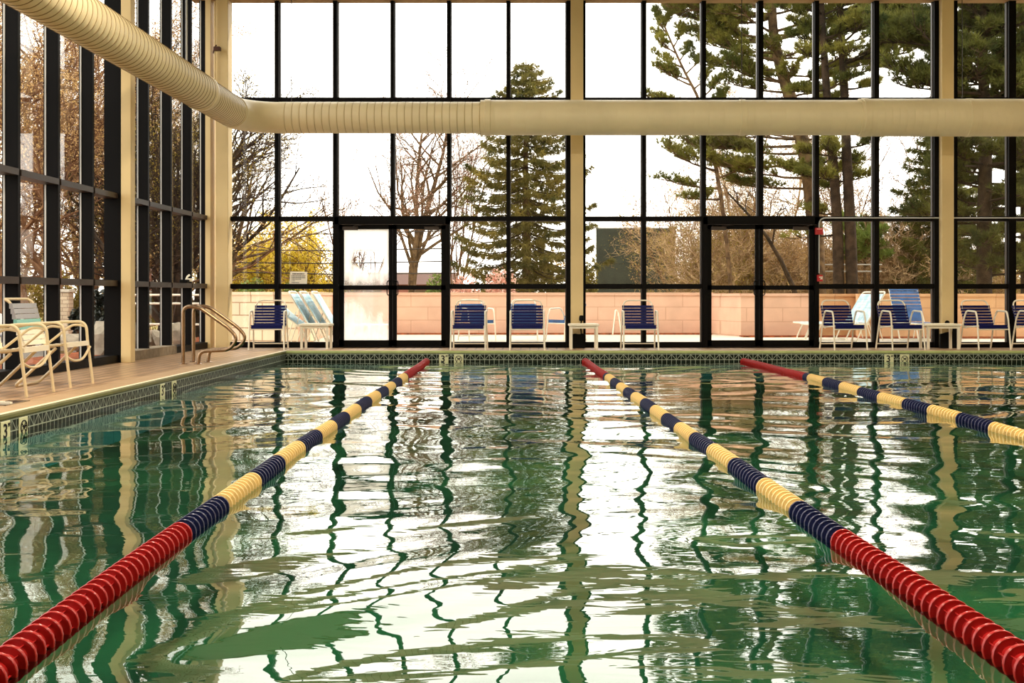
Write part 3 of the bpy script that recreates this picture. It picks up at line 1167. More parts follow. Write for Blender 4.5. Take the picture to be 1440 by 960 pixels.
G_CH = 'blue strap armchairs along the end window wall'
arm = make_armchair('pool_armchair', M_BLUE, '', G_CH)
far_chairs = [
    (378, 18.80, 0.10, 'blue strap armchair nearest the corner column, beside a small white table'),
    (660, 18.78, -0.02, 'blue strap armchair next to the fogged glass door, another chair back showing behind it'),
    (741.5, 18.78, 0.0, 'blue strap armchair before the spruce, between fogged door and middle column'),
    (899, 18.78, 0.0, 'blue strap armchair standing alone between the middle column and the clear glass door'),
    (1185, 18.80, 0.17, 'blue strap armchair just right of the clear glass door'),
    (1265, 18.80, 0.17, 'blue strap armchair with the tall light blue lounger back behind it'),
    (1384, 18.80, 0.17, 'blue strap armchair right of the column and the side table, before the pink wall'),
    (1458, 18.80, 0.20, 'blue strap armchair cut off by the right picture edge'),
]
for i, (px, Y, rz, lab) in enumerate(far_chairs):
    o = arm if i == 0 else copy_tree(arm)
    o.location = ((px - CX) * Y / F, Y, 0)
    o.rotation_euler = (0, 0, rz)
    o['label'] = lab

arm2 = make_armchair('patio_armchair', M_LBLUE, '', 'patio armchairs outside the end windows')
for i, (px, Y, rz, lab) in enumerate([
        (670, 22.6, 0.45, 'patio armchair outside, half hidden by the chair next to the fogged door'),
        (736, 22.8, 0.0, 'patio armchair outside, behind the chair before the spruce'),
        (797, 22.8, -0.9, 'patio armchair outside, half hidden by the middle tan column')]):
    o = arm2 if i == 0 else copy_tree(arm2)
    o.location = ((px - CX) * Y / F, Y, 0)
    o.rotation_euler = (0, 0, rz)
    o['label'] = lab


def make_deck_chair(label, group):
    """white tube armchair on the side deck, front towards +X (local): bent front legs into long arms, a second brace tube under each arm, sled rear"""
    t = thing('deck_armchair', label, 'chair', (0, 0, 0), 0, group)
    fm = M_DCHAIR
    w = 0.28
    for s in (-1, 1):
        lg = MB()
        lg.tube([(0.10, s * w, 0.0), (0.055, s * w, 0.36), (0.045, s * w, 0.44)], 0.0145, 10)
        lg.build('leg', fm, t, smooth=True)
        a = MB()
        a.tube(fillet([(0.045, s * w, 0.44), (0.03, s * w, 0.625), (-0.30, s * w, 0.615), (-0.50, s * (w - 0.03), 0.56)], 0.13, 7), 0.0145, 10)
        a.build('armrest', fm, t, smooth=True)
        b = MB()
        b.tube(fillet([(0.035, s * w, 0.575), (-0.10, s * w, 0.60), (-0.40, s * (w - 0.02), 0.36), (-0.28, s * (w - 0.02), 0.37)], 0.11, 6), 0.0125, 8)
        b.build('arm_brace', fm, t, smooth=True)
    rl = MB()
    rl.tube(fillet([(-0.05, -w + 0.03, 0.38), (-0.44, -w + 0.01, 0.015), (-0.44, w - 0.01, 0.015), (-0.05, w - 0.03, 0.38)], 0.06, 6), 0.0145, 10)
    rl.build('rear_leg', fm, t, smooth=True)
    sf = MB()
    sf.tube(fillet([(-0.42, -w + 0.02, 0.37), (0.05, -w + 0.02, 0.415), (0.05, w - 0.02, 0.415), (-0.42, w - 0.02, 0.37)], 0.05, 5), 0.0135, 8)
    sf.tube(fillet([(0.06, -w, 0.30), (0.075, -w * 0.55, 0.25), (0.085, w * 0.2, 0.25), (0.07, w, 0.37)], 0.1, 5), 0.012, 8)
    sf.build('seat_frame', fm, t, smooth=True)
    ss = MB()
    for i in range(7):
        x = 0.03 - i * 0.068
        z = 0.428 - 0.045 * (0.05 - x) / 0.47
        pts = [Vector((x, y, z - 0.015 * (1 - (y / w) ** 2))) for y in np.linspace(-w + 0.005, w - 0.005, 7)]
        ss.strip(pts, 0.029, 0.0022, (1, 0, 0))
    ss.box(0.05, 0.068, -w + 0.03, w - 0.03, 0.385, 0.432)
    ss.build('seat', M_WSTRAP, t)
    bf = MB()
    wb = w - 0.03
    bf.tube(fillet([(-0.36, -wb, 0.36), (-0.49, -wb, 0.82), (-0.55, -wb, 0.85), (-0.55, wb, 0.85), (-0.49, wb, 0.82), (-0.36, wb, 0.36)], 0.06, 5), 0.014, 8)
    bf.build('back_frame', fm, t, smooth=True)
    p0, p1 = Vector((-0.375, 0, 0.40)), Vector((-0.485, 0, 0.81))
    d = p1 - p0
    up = d.normalized()
    cols = [M_WSTRAP, M_WSTRAP, M_WSTRAP, M_TEAL, M_TEAL, M_GREY, M_GREY, M_GREY]
    for key, m in (('white', M_WSTRAP), ('teal', M_TEAL), ('grey', M_GREY)):
        sb = MB()
        for i, cm in enumerate(cols):
            if cm is not m:
                continue
            c = p0 + d * ((i + 0.5) / 8)
            pts = [c + Vector((0.014 - 0.012 * (1 - (y / wb) ** 2), y, 0)) for y in np.linspace(-wb - 0.014, wb + 0.014, 7)]
            sb.strip(pts, d.length / 8 * 0.45, 0.0022, up)
            for s in (-1, 1):
                q = c + Vector((0, s * (wb + 0.015), 0))
                sb.box(q.x - 0.016, q.x + 0.016, q.y - 0.002, q.y + 0.002, q.z - 0.026, q.z + 0.026)
        o = sb.build('backrest', m, t)
        o['label'] = key + ' straps of the backrest'
    return t


G_DC = 'white tube armchairs on the side deck'
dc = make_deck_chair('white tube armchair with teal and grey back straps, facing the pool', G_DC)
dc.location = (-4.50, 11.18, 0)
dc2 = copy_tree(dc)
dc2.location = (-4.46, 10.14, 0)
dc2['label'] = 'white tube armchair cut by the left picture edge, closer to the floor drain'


# ------------------------------------------------------------------ side tables
def side_table(px, Y, w, h, label, first=[None]):
    t = thing('side_table', label, 'table', ((px - CX) * Y / F, Y, 0), 0, 'small white side tables by the windows')
    top = MB()
    top.rbox(-w / 2, w / 2, -0.22, 0.22, h - 0.035, h, 0.008)
    for i in range(6):
        top.box(-w / 2 + 0.03, w / 2 - 0.03, -0.2 + i * 0.07, -0.2 + i * 0.07 + 0.045, h, h + 0.004)
    top.build('table_top', M_WHITE, t)
    for sx in (-1, 1):
        for sy in (-1, 1):
            l = MB()
            x, y = sx * (w / 2 - 0.04), sy * 0.18
            l.prism([(x - 0.02, y - 0.02), (x + 0.02, y - 0.02), (x + 0.02, y + 0.02), (x - 0.02, y + 0.02)], 0, h - 0.035, axis='z')
            l.build('leg', M_WHITE, t)
    ap = MB()
    for sy in (-1, 1):
        ap.box(-w / 2 + 0.06, w / 2 - 0.06, sy * 0.18 - 0.008, sy * 0.18 + 0.008, h - 0.075, h - 0.035)
    ap.build('apron', M_WHITE, t)
    return t


side_table(445, 18.95, 0.50, 0.42, 'small white side table before the outdoor loungers, left of the fogged door')
side_table(820.5, 18.85, 0.50, 0.42, 'small white side table before the middle tan column')
side_table(1321, 18.90, 0.58, 0.42, 'small white side table before the right tan column')


# ------------------------------------------------------------------ small indoor fittings
t = thing('floor_drain', 'open rectangular drain pit in the deck near the chair front legs', 'drain', (-4.28, 9.32, 0))
mb = MB()
for a in ((-0.09, -0.075, -0.22, 0.22), (0.075, 0.09, -0.22, 0.22), (-0.09, 0.09, -0.22, -0.205), (-0.09, 0.09, 0.205, 0.22)):
    mb.box(*a, 0.0, 0.006)
mb.build('drain_rim', M_CURB, t)
mb = MB()
mb.box(-0.075, 0.075, -0.205, 0.205, 0.0005, 0.002)
mb.build('drain_recess', mat('drain_dark', srgb(44, 16, 12), 0.3, 0.5), t)
mb = MB()
mb.box(-0.07, 0.07, -0.1, -0.06, 0.002, 0.02)
mb.box(-0.07, -0.045, -0.12, 0.06, 0.002, 0.015)
mb.build('drain_bar', M_WHITE, t)

t = thing('security_camera', 'small white camera on the side window rail near the handrails', 'camera', (-5.42, 17.85, Z1 + 0.035))
mb = MB()
mb.rbox(-0.03, 0.10, -0.16, 0.0, 0.0, 0.05, 0.008)
mb.build('camera_body', M_DARK, t)
mb = MB()
mb.rbox(0.06, 0.13, -0.06, 0.02, 0.02, 0.07, 0.006)
mb.build('camera_head', M_WHITE, t)
mb = MB()
mb.tube([(0.03, 0, 0.05), (0.05, 0, 0.10), (0.085, 0, 0.125)], 0.016, 8)
mb.build('camera_arm', M_WHITE, t, smooth=True)

t = thing('wall_bracket', 'small dark bracket clamp high on the corner post', 'bracket', ((302 - CX) * 19.1 / F, 19.15, CH + (CY - 68) * 19.1 / F))
mb = MB()
mb.rbox(-0.02, 0.09, -0.07, 0.02, -0.035, 0.03, 0.008)
mb.tube([(-0.03, -0.03, -0.08), (-0.01, -0.05, 0.0), (0.03, -0.05, 0.06)], 0.012, 6)
mb.build('clamp', mat('rusty_clamp', srgb(74, 44, 30), 0.6, 0.3), t)
mb = MB()
mb.tube([(-0.015, 0.0, 0.8), (-0.015, 0.0, -0.55)], 0.014, 8)
mb.build('conduit', M_TAN, t, smooth=True)

# fire alarm boxes and conduit
t = thing('alarm_box', 'red alarm box high on the clear door frame, below the conduit bend', 'alarm', (wx(1151), YW - 0.02, wz(325)))
mb = MB()
mb.rbox(-0.065, 0.065, -0.05, 0.02, -0.06, 0.055, 0.006)
mb.build('alarm_case', M_ALARM, t)
mb = MB()
mb.box(-0.045, 0.05, -0.053, -0.05, 0.025, 0.045)
mb.build('alarm_lens', mat('alarm_lens', srgb(226, 150, 150), 0.3, 0.5), t)
t = thing('alarm_pull', 'small red pull station with white handle, lower on the clear door frame', 'alarm', (wx(1152), YW - 0.02, wz(391)))
mb = MB()
mb.rbox(-0.045, 0.045, -0.05, 0.02, -0.055, 0.055, 0.006)
mb.build('alarm_case', M_ALARM, t)
mb = MB()
mb.box(-0.02, 0.04, -0.056, -0.05, 0.008, 0.026)
mb.prism([(-0.01, -0.02), (0.036, -0.02), (0.036, 0.002), (0.012, 0.002)], -0.057, -0.05)
mb.build('pull_handle', M_PAPER, t)
mb = MB()
zc = Z2 + 0.005
mb.tube(fillet([(wx(1151.5), YW - 0.02, wz(384)), (wx(1151.5), YW - 0.02, zc), (wx(1440), YW - 0.02, zc)], 0.12, 6), 0.011, 8)
tag(mb.build('conduit_pipe', M_ALU, None, smooth=True), 'thin grey conduit rising from the alarm boxes and running along the window rail', 'conduit')

# paper notice on the glass
t = thing('paper_notice', 'white paper notice taped to the window above the loungers', 'notice', (wx(418), YG - 0.004, wz(391)))
mb = MB()
mb.add([(-0.155, -0.003, -0.125), (0.145, -0.003, -0.125), (0.152, -0.003, 0.11), (-0.138, -0.003, 0.118), (-0.155, 0.0, -0.125), (0.145, 0.0, -0.125), (0.152, 0.0, 0.11), (-0.138, 0.0, 0.118)],
       [(0, 1, 2, 3), (7, 6, 5, 4), (0, 4, 5, 1), (1, 5, 6, 2), (2, 6, 7, 3), (3, 7, 4, 0)])
mb.build('sheet', M_PAPER, t)
mb = MB()
for z, a, b, h in ((0.075, -0.1, 0.1, 0.009), (0.045, -0.115, 0.12, 0.005), (0.025, -0.115, 0.115, 0.005), (0.005, -0.115, 0.12, 0.005), (-0.015, -0.115, 0.05, 0.005), (-0.045, -0.115, -0.05, 0.004), (-0.075, -0.115, 0.02, 0.005)):
    x = a
    k = 0
    while x < b - 0.01:
        ww = (0.018, 0.03, 0.012, 0.024)[k % 4]
        mb.box(x, min(x + ww, b), -0.0045, -0.003, z - h, z + h)
        x += ww + 0.006
        k += 1
mb.build('print_lines', M_INK, t)

# dark base boxes and outlets on the two columns
for px, lab, flip in ((812, 'dark metal kick box at the foot of the middle column', 1), (1330, 'dark metal kick box at the foot of the right column', -1)):
    t = thing('kick_box', lab, 'box', (wx(px), 19.19, 0))
    mb = MB()
    poly = [(-0.12, 0), (0.12, 0), (0.12, 0.24), (0.06, 0.25), (0.02, 0.235), (-0.05, 0.245), (-0.09, 0.235), (-0.12, 0.24)]
    if flip < 0:
        poly = [(-0.16, 0), (0.13, 0), (0.13, 0.40), (0.075, 0.40), (0.06, 0.28), (0.02, 0.275), (-0.06, 0.265), (-0.10, 0.25), (-0.16, 0.24)]
    mb.prism(poly, -0.03, 0.025)
    mb.build('cover', M_DARK, t)
    if flip > 0:
        k = MB()
        k.lathe([(0.0, 0), (0.032, 0.0), (0.04, 0.02), (0.038, 0.06), (0.03, 0.09), (0.0, 0.095)], 12, 'z', (0.06, -0.01, 0.46))
        k.tube([(0.06, 0, 0.46), (0.05, 0, 0.38), (0.055, 0, 0.25)], 0.012, 6)
        k.build('plug', M_DARK, t, smooth=True)
    else:
        k = MB()
        k.lathe([(0.0, 0), (0.04, 0.0), (0.04, 0.015), (0.0, 0.02)], 12, 'y', (-0.05, -0.05, 0.43))
        k.build('plug', M_DARK, t, smooth=True)


# ceiling lamps of the hall, above and behind the frame
def lamp(x, y, power, label):
    t = thing('ceiling_light', label, 'ceiling light', (x, y, CEIL_Z + 0.05), 0, 'warm ceiling lights over the pool')
    mb = MB()
    mb.lathe([(0.10, 0.0), (0.14, -0.10), (0.28, -0.26), (0.29, -0.28), (0.27, -0.275), (0.12, -0.11)], 24, 'z')
    mb.build('lamp_shade', M_LAMP, t, smooth=True)
    ld = bpy.data.lights.new('ceiling_lamp', 'AREA')
    ld.shape = 'DISK'
    ld.size = 0.5
    ld.energy = power * 2.0
    ld.color = (1.0, 0.86, 0.66)
    lo = link('lamp_light', ld, t, (0, 0, -0.30))


for (x, y) in ((-2.5, 3.0), (2.5, 3.0), (7.0, 3.0), (-2.5, 9.5), (2.5, 9.5), (7.0, 9.5)):
    lamp(x, y, 160, 'warm ceiling light above the pool, outside the picture')
# ================================================================== outside
mb = MB()
mb.box(-5.8, 16, 19.62, 27.3, -0.3, -0.02)
struct(mb.build('ground_terrace', M_CONC), 'bright concrete terrace beyond the end windows', 'terrace')
mb = MB()
mb.add([(-60, -10, -0.55), (60, -10, -0.55), (60, 140, -0.30), (-60, 140, -0.30)], [(0, 1, 2, 3)])
struct(mb.build('ground_lawn', M_LAWN), 'dry spring ground beyond the terrace', 'ground')
mb = MB()
mb.add([(-5.72, 3, -0.03), (-5.72, 27.3, -0.03), (-7.6, 27.3, -0.06), (-9.2, 27.3, -0.5), (-9.2, 3, -0.5), (-7.6, 3, -0.06)], [(0, 5, 2, 1), (5, 4, 3, 2)])
struct(mb.build('ground_bed', M_MULCH), 'red brown mulch bed outside the side windows', 'planting bed')
mb = MB()
mb.box(-30, -9.2, 12, 40, -0.6, -0.46)
struct(mb.build('ground_parking', M_ASPHALT), 'grey parking area with the white car', 'parking')


def garden_wall(name, pts, h, m, label, th=0.2):
    """block wall following ground points, with a cap course"""
    mb = MB()
    for (a, b) in zip(pts[:-1], pts[1:]):
        a, b = Vector((*a, 0)), Vector((*b, 0))
        d = (b - a).normalized()
        n = Vector((-d.y, d.x, 0)) * th
        q = [a, b, b + n, a + n]
        vs = [(p.x, p.y, -0.3) for p in q] + [(p.x, p.y, h) for p in q]
        mb.add(vs, [(0, 1, 5, 4), (1, 2, 6, 5), (2, 3, 7, 6), (3, 0, 4, 7), (4, 5, 6, 7)])
        e = n.normalized() * 0.03
        q = [a - e, b - e, b + n + e, a + n + e]
        vs = [(p.x, p.y, h) for p in q] + [(p.x, p.y, h + 0.06) for p in q]
        mb.add(vs, [(0, 1, 5, 4), (1, 2, 6, 5), (2, 3, 7, 6), (3, 0, 4, 7), (4, 5, 6, 7), (0, 3, 2, 1)])
    return struct(mb.build(name, m), label, 'garden wall')


def gx(px, Y):
    return (px - CX) * Y / F


garden_wall('wall_terrace_left', [(gx(300, 22.8), 22.8), (gx(434, 21.9), 21.9)], 0.90, M_BLOCKC, 'pink block wall painted in its sunlit tone, behind the outdoor loungers on the left')
garden_wall('wall_terrace_return', [(gx(434, 21.9), 21.92), (gx(468, 26.8), 26.8)], 0.90, M_BLOCK, 'short pink wall return beside the sunlit-toned block wall')
garden_wall('wall_terrace_middle', [(gx(455, 26.8), 26.8), (gx(1003, 26.8), 26.8)], 0.90, M_BLOCK, 'long pink block wall across the terrace')
garden_wall('wall_terrace_angle', [(gx(1000, 26.8), 26.8), (gx(1042, 25.2), 25.2)], 0.88, M_BLOCK, 'pink wall section stepping forward behind the clear glass door')
garden_wall('wall_terrace_right', [(gx(1042, 25.2), 25.2), (gx(1150, 25.2), 25.2)], 0.88, M_BLOCK, 'forward pink wall behind the clear glass door')
garden_wall('wall_terrace_orange', [(gx(1150, 25.2), 25.2), (gx(1205, 25.6), 25.6), (gx(1208, 24.6), 24.6)], 0.87, M_BLOCKO, 'orange tinted wall behind the chair right of the clear door')
garden_wall('wall_terrace_far_right', [(gx(1207, 24.6), 24.6), (gx(1257, 24.6), 24.6), (gx(1560, 24.2), 24.2)], 0.87, M_BLOCKO, 'orange tinted block wall at the right end of the terrace')
mb = MB()
mb.box(gx(455, 26.6), gx(1000, 26.6), 26.45, 26.8, -0.02, 0.012)
mb.box(gx(1042, 25), gx(1205, 25), 24.7, 25.2, -0.02, 0.012)
mb.box(gx(1207, 24.3), gx(1500, 24.3), 24.0, 24.5, -0.02, 0.012)
struct(mb.build('ground_leaf_strip', M_MULCH), 'strip of red brown leaves along the foot of the terrace wall', 'leaf strip')


# ------------------------------------------------------------------ loungers
def make_lounger(strap, label, group, back_deg=58, back_len=0.80):
    """head at -X, foot at +X"""
    t = thing('sun_lounger', label, 'lounger', (0, 0, 0), 0, group)
    w, h, L = 0.30, 0.34, 1.15
    fr = MB()
    fr.tube(fillet([(0, -w, h), (L, -w, h), (L, w, h), (0, w, h)], 0.07, 5), 0.016, 8)
    fr.tube([(0.05, -w, h), (0.05, w, h)], 0.013, 6)
    fr.build('frame', M_WHITE, t, smooth=True)
    for x in (0.10, L - 0.22):
        lg = MB()
        lg.tube(fillet([(x, -w, h), (x + 0.14, -w - 0.01, 0.015), (x + 0.14, w + 0.01, 0.015), (x, w, h)], 0.05, 5), 0.014, 8)
        lg.build('leg', M_WHITE, t, smooth=True)
    a = math.radians(back_deg)
    bx, bz = -back_len * math.cos(a), h + back_len * math.sin(a)
    bf = MB()
    mid = (bx * 0.5 + 0.05, h + (bz - h) * 0.42)
    bf.tube(fillet([(0.05, -w, h), (mid[0], -w, mid[1]), (bx, -w, bz), (bx, w, bz), (mid[0], w, mid[1]), (0.05, w, h)], 0.08, 5), 0.016, 8)
    bf.tube([(-0.12, -w * 0.8, h + 0.25), (-0.30, -w * 0.8, 0.02)], 0.010, 6)
    bf.tube([(-0.12, w * 0.8, h + 0.25), (-0.30, w * 0.8, 0.02)], 0.010, 6)
    bf.build('back_frame', M_WHITE, t, smooth=True)
    p = [Vector((0.03, 0, h + 0.02)), Vector((mid[0], 0, mid[1])), Vector((bx, 0, bz))]
    sb = MB()
    n = 11
    for i in range(n):
        f = (i + 0.5) / n * 0.93
        c = p[0].lerp(p[1], f / 0.45) if f < 0.45 else p[1].lerp(p[2], (f - 0.45) / 0.55)
        d = ((p[1] - p[0]) if f < 0.45 else (p[2] - p[1])).normalized()
        nn = Vector((d.z, 0, -d.x)) * 0.016
        sb.strip([c + nn + Vector((0, y, 0)) for y in np.linspace(-w - 0.012, w + 0.012, 5)], 0.030, 0.002, d)
    sb.build('backrest', strap, t)
    ss = MB()
    for i in range(14):
        x = 0.08 + i * 0.077
        ss.strip([Vector((x, y, h + 0.012)) for y in np.linspace(-w - 0.012, w + 0.012, 5)], 0.030, 0.002, (1, 0, 0))
    ss.build('seat', strap, t)
    return t


G_L = 'strap sun loungers on the terrace'
l0 = make_lounger(M_PBLUE, '', G_L, 62, 0.70)
l1 = make_lounger(M_LBLUE, 'tall light blue lounger back behind the right hand chair pair', G_L, 68, 0.82)
l1.location = (gx(1290, 22.6), 23.1, 0)
l1.rotation_euler = (0, 0, -PI / 2 + 0.12)
l2 = make_lounger(M_PBLUE, 'pale lounger with low back, behind the chair near the corner column', G_L, 42, 0.55)
l2.location = (gx(421, 20.9), 20.9, 0)
l2.rotation_euler = (0, 0, -0.04)
for i, (px, Y, rz, lab) in enumerate([
        (436, 20.9, -0.03, 'pale raised lounger, first of three above the small white table, nearest the corner column'),
        (451, 21.0, -0.03, 'pale blue raised lounger, middle one of three above the small white table'),
        (467, 21.1, 0.0, 'pale strap lounger with raised back, closest of three to the fogged door'),
        (1199, 23.2, PI + 0.06, 'raised lounger closer to the chair right of the clear door'),
        (1214, 22.0, PI + 0.06, 'raised lounger between the two chairs right of the clear door')]):
    o = l0 if i == 0 else copy_tree(l0)
    o.location = (gx(px, Y), Y, 0)
    o.rotation_euler = (0, 0, rz)
    o['label'] = lab
t = thing('folding_stand', 'slim white metal stand leaning by the pink wall behind the lone chair', 'stand', (gx(867, 26.2), 26.2, 0))
for s in (-1, 1):
    mb = MB()
    mb.tube([(s * 0.10, -0.15, 0), (s * 0.035, -0.05, 0.50)], 0.014, 6)
    mb.build('leg', M_WHITE, t, smooth=True)
mb = MB()
mb.tube(fillet([(-0.035, -0.05, 0.48), (-0.03, -0.04, 0.56), (0.03, 0.0, 0.53), (0.04, 0.05, 0.42)], 0.03, 4), 0.016, 6)
mb.build('top_bar', M_WHITE, t, smooth=True)


# ------------------------------------------------------------------ vegetation
def rand_dirs(rng, n):
    v = rng.normal(size=(n, 3))
    return v / np.linalg.norm(v, axis=1, keepdims=True)


def leaf_quads(name, centers, rng, size, material, parent, aspect=0.6, jitter=0.0, flat=0.0):
    n = len(centers)
    c = np.asarray(centers, float) + rng.normal(size=(n, 3)) * jitter
    d = rand_dirs(rng, n)
    e = rand_dirs(rng, n)
    if flat:
        d[:, 2] *= (1 - flat)
        d /= np.linalg.norm(d, axis=1, keepdims=True)
    e = e - d * (e * d).sum(1, keepdims=True)
    e /= np.linalg.norm(e, axis=1, keepdims=True) + 1e-9
    s = size * rng.uniform(0.6, 1.35, size=(n, 1))
    a = d * s
    b = e * s * aspect
    V = np.stack([c - a, c + b * 0.7 - a * 0.1, c + a, c - b * 0.7 - a * 0.1], 1).reshape(-1, 3)
    Fc = np.arange(4 * n).reshape(n, 4)
    return np_mesh(name, V, Fc, material, parent)


def needle_tufts(name, centers, dirs, rng, per, length, width, material, parent, spread=0.9):
    c = np.repeat(np.asarray(centers, float), per, 0)
    d = np.repeat(np.asarray(dirs, float), per, 0) + rng.normal(size=(len(centers) * per, 3)) * spread
    d /= np.linalg.norm(d, axis=1, keepdims=True) + 1e-9
    n = len(c)
    e = np.cross(d, rand_dirs(rng, n))
    e /= np.linalg.norm(e, axis=1, keepdims=True) + 1e-9
    L = length * rng.uniform(0.6, 1.2, size=(n, 1))
    V = np.stack([c - e * width, c + e * width, c + d * L], 1).reshape(-1, 3)
    return np_mesh(name, V, np.arange(3 * n).reshape(n, 3), material, parent)


def grow(mb, tips, p, d, L, r, lev, rng, cfg):
    mx = len(cfg['n'])
    segs = cfg.get('segs', (6, 4, 3, 2, 2))[lev]
    wig = cfg.get('wig', 0.22)
    trop = cfg.get('trop', (0, 0.08, 0.10, 0.10, 0.1))[lev]
    pts, rs = [p.copy()], [r]
    q, dd = p.copy(), d.copy()
    end = cfg.get('taper', 0.25)
    for i in range(segs):
        dd = dd + Vector((rng.gauss(0, wig), rng.gauss(0, wig), rng.gauss(0, wig) * 0.7)) * (0.45 if lev == 0 else 1.0)
        dd.z += trop
        dd.normalize()
        q = q + dd * (L / segs)
        pts.append(q.copy())
        rs.append(r + (r * end - r) * (i + 1) / segs)
    mb.tube(pts, rs, (7, 5, 4, 3, 3)[lev], caps=False)
    if lev >= mx:
        tips.append((pts[-1], dd.copy()))
        tips.append((pts[-2], dd.copy()))
        return
    n = cfg['n'][lev]
    for k in range(n):
        f = cfg.get('start', (0.25, 0.15, 0.1, 0.1))[lev]
        tpos = f + (1 - f) * (k + rng.random()) / n
        fi = tpos * segs
        i = min(int(fi), segs - 1)
        pp = pts[i].lerp(pts[i + 1], fi - i)
        rr = rs[i] + (rs[i + 1] - rs[i]) * (fi - i)
        axis = (pts[i + 1] - pts[i]).normalized()
        side = axis.cross(Vector((rng.gauss(0, 1), rng.gauss(0, 1), rng.gauss(0, 1))))
        if side.length < 1e-4:
            continue
        side.normalize()
        ang = math.radians(rng.uniform(*cfg.get('ang', (28, 60))))
        nd = axis * math.cos(ang) + side * math.sin(ang)
        ll = L * cfg.get('ratio', (0.55, 0.5, 0.5, 0.5))[lev] * (1.15 - 0.65 * tpos) * rng.uniform(0.7, 1.2)
        grow(mb, tips, pp, nd, ll, max(rr * 0.62, cfg.get('rmin', 0.006)), lev + 1, rng, cfg)


def bare_tree(name, label, px, Y, top_py, seed, bark, cfg, leaf=None, leaf_n=1, leaf_size=0.03, lean=(0, 0), r=None, base_z=-0.4, group=None, cat='tree', leaf_jit=0.08):
    rng = random.Random(seed)
    nrg = np.random.default_rng(seed)
    x = gx(px, Y)
    H = CH + (CY - top_py) * Y / F - base_z
    t = thing(name, label, cat, (x, Y, base_z), 0, group)
    mb, tips = MB(), []
    L = H * cfg.get('trunk', 0.75)
    stems = cfg.get('stems', 1)
    for s in range(stems):
        d = Vector((lean[0] + (rng.uniform(-1, 1) * cfg.get('splay', 0.3) if stems > 1 else 0), lean[1] + (rng.uniform(-1, 1) * cfg.get('splay', 0.3) if stems > 1 else 0), 1)).normalized()
        p0 = Vector((rng.uniform(-0.22, 0.22), rng.uniform(-0.22, 0.22), 0)) * (cfg.get('spread', 0.5) if stems > 1 else 0)
        grow(mb, tips, p0, d, L * (rng.uniform(0.5, 1.1) if stems > 4 else rng.uniform(0.75, 1.05) if stems > 1 else 1), r or H * 0.022, 0, rng, cfg)
    mb.build('branches', bark, t)
    if leaf and tips:
        c = np.array([tuple(tp[0]) for tp in tips])
        c = np.repeat(c, leaf_n, 0)
        leaf_quads('leaves', c, nrg, leaf_size, leaf, t, 0.6, leaf_jit)
    return t


CFG_TREE = dict(n=(15, 7, 6, 3), ratio=(0.60, 0.50, 0.48, 0.5), trunk=0.80, ang=(22, 52), start=(0.22, 0.15, 0.1, 0.1), rmin=0.008, wig=0.2)
CFG_DENSE = dict(n=(20, 8, 6, 3), ratio=(0.50, 0.50, 0.48, 0.5), trunk=0.92, ang=(25, 65), start=(0.08, 0.1, 0.1, 0.1), rmin=0.007, wig=0.24)
CFG_BRUSH = dict(n=(11, 7, 5), ratio=(0.6, 0.55, 0.5), trunk=0.9, ang=(20, 75), start=(0.02, 0.1, 0.1), stems=16, splay=0.5, spread=3.8, rmin=0.009, wig=0.28, segs=(5, 3, 3, 2))
CFG_FAN = dict(n=(9, 7, 4), ratio=(0.6, 0.5, 0.5), trunk=0.85, ang=(12, 38), start=(0.15, 0.1, 0.1), stems=9, splay=0.45, spread=1.0, rmin=0.006, wig=0.16, segs=(5, 4, 3, 2))

# --- middle and left part behind the end windows
bare_tree('bare_tree', 'tall bare tree with forked trunk seen through the clear leaf of the fogged door', 572, 38, 92, 5, M_BARK,
          dict(CFG_TREE, n=(17, 7, 6, 3), trunk=0.86, stems=2, splay=0.2, spread=0.3, ratio=(0.56, 0.52, 0.5, 0.5), ang=(30, 62), trop=(0.06, 0.05, 0.05, 0.03, 0.03), start=(0.3, 0.25, 0.2, 0.1)), M_BLOSSOM, 1, 0.024, r=0.14)
bare_tree('bare_tree', 'bare tree spreading from the corner column over the yellow trees', 300, 30, 118, 8, M_BARK,
          dict(CFG_TREE, n=(11, 6, 5, 2), ratio=(0.75, 0.55, 0.5, 0.5), trunk=0.66, ang=(32, 62), trop=(0.05, 0.03, 0.03, 0.03, 0.03), start=(0.3, 0.25, 0.2, 0.1)), M_AMBER, 1, 0.02, lean=(0.14, 0), r=0.11)
bare_tree('bare_tree', 'small bare tree with thin pale stems left of the tall forked tree', 505, 34, 215, 12, M_TWIG,
          dict(CFG_FAN, stems=4), M_BLOSSOM, 1, 0.02, r=0.04)
bare_tree('bare_tree', 'slim bare tree between the tall forked tree and the spruce', 622, 40, 180, 15, M_TWIG,
          dict(CFG_FAN, stems=3, splay=0.25), M_BLOSSOM, 1, 0.022, r=0.05)
bare_tree('spring_tree', 'yellow leafed tree with upright twigs behind the paper notice', 424, 40, 302, 21, M_BARK, CFG_FAN, M_YELLOW, 5, 0.05, r=0.05, leaf_jit=0.15)
bare_tree('spring_tree', 'yellow leafed tree behind the corner column chair, left of the notice', 362, 42, 318, 22, M_BARK, CFG_FAN, M_YELLOW, 5, 0.05, r=0.05, leaf_jit=0.15)
bare_tree('spring_tree', 'olive yellow tree low beside the fogged door, right of the notice', 462, 44, 345, 23, M_BARK, CFG_FAN, M_OLIVE, 2, 0.045, r=0.05, leaf_jit=0.12)


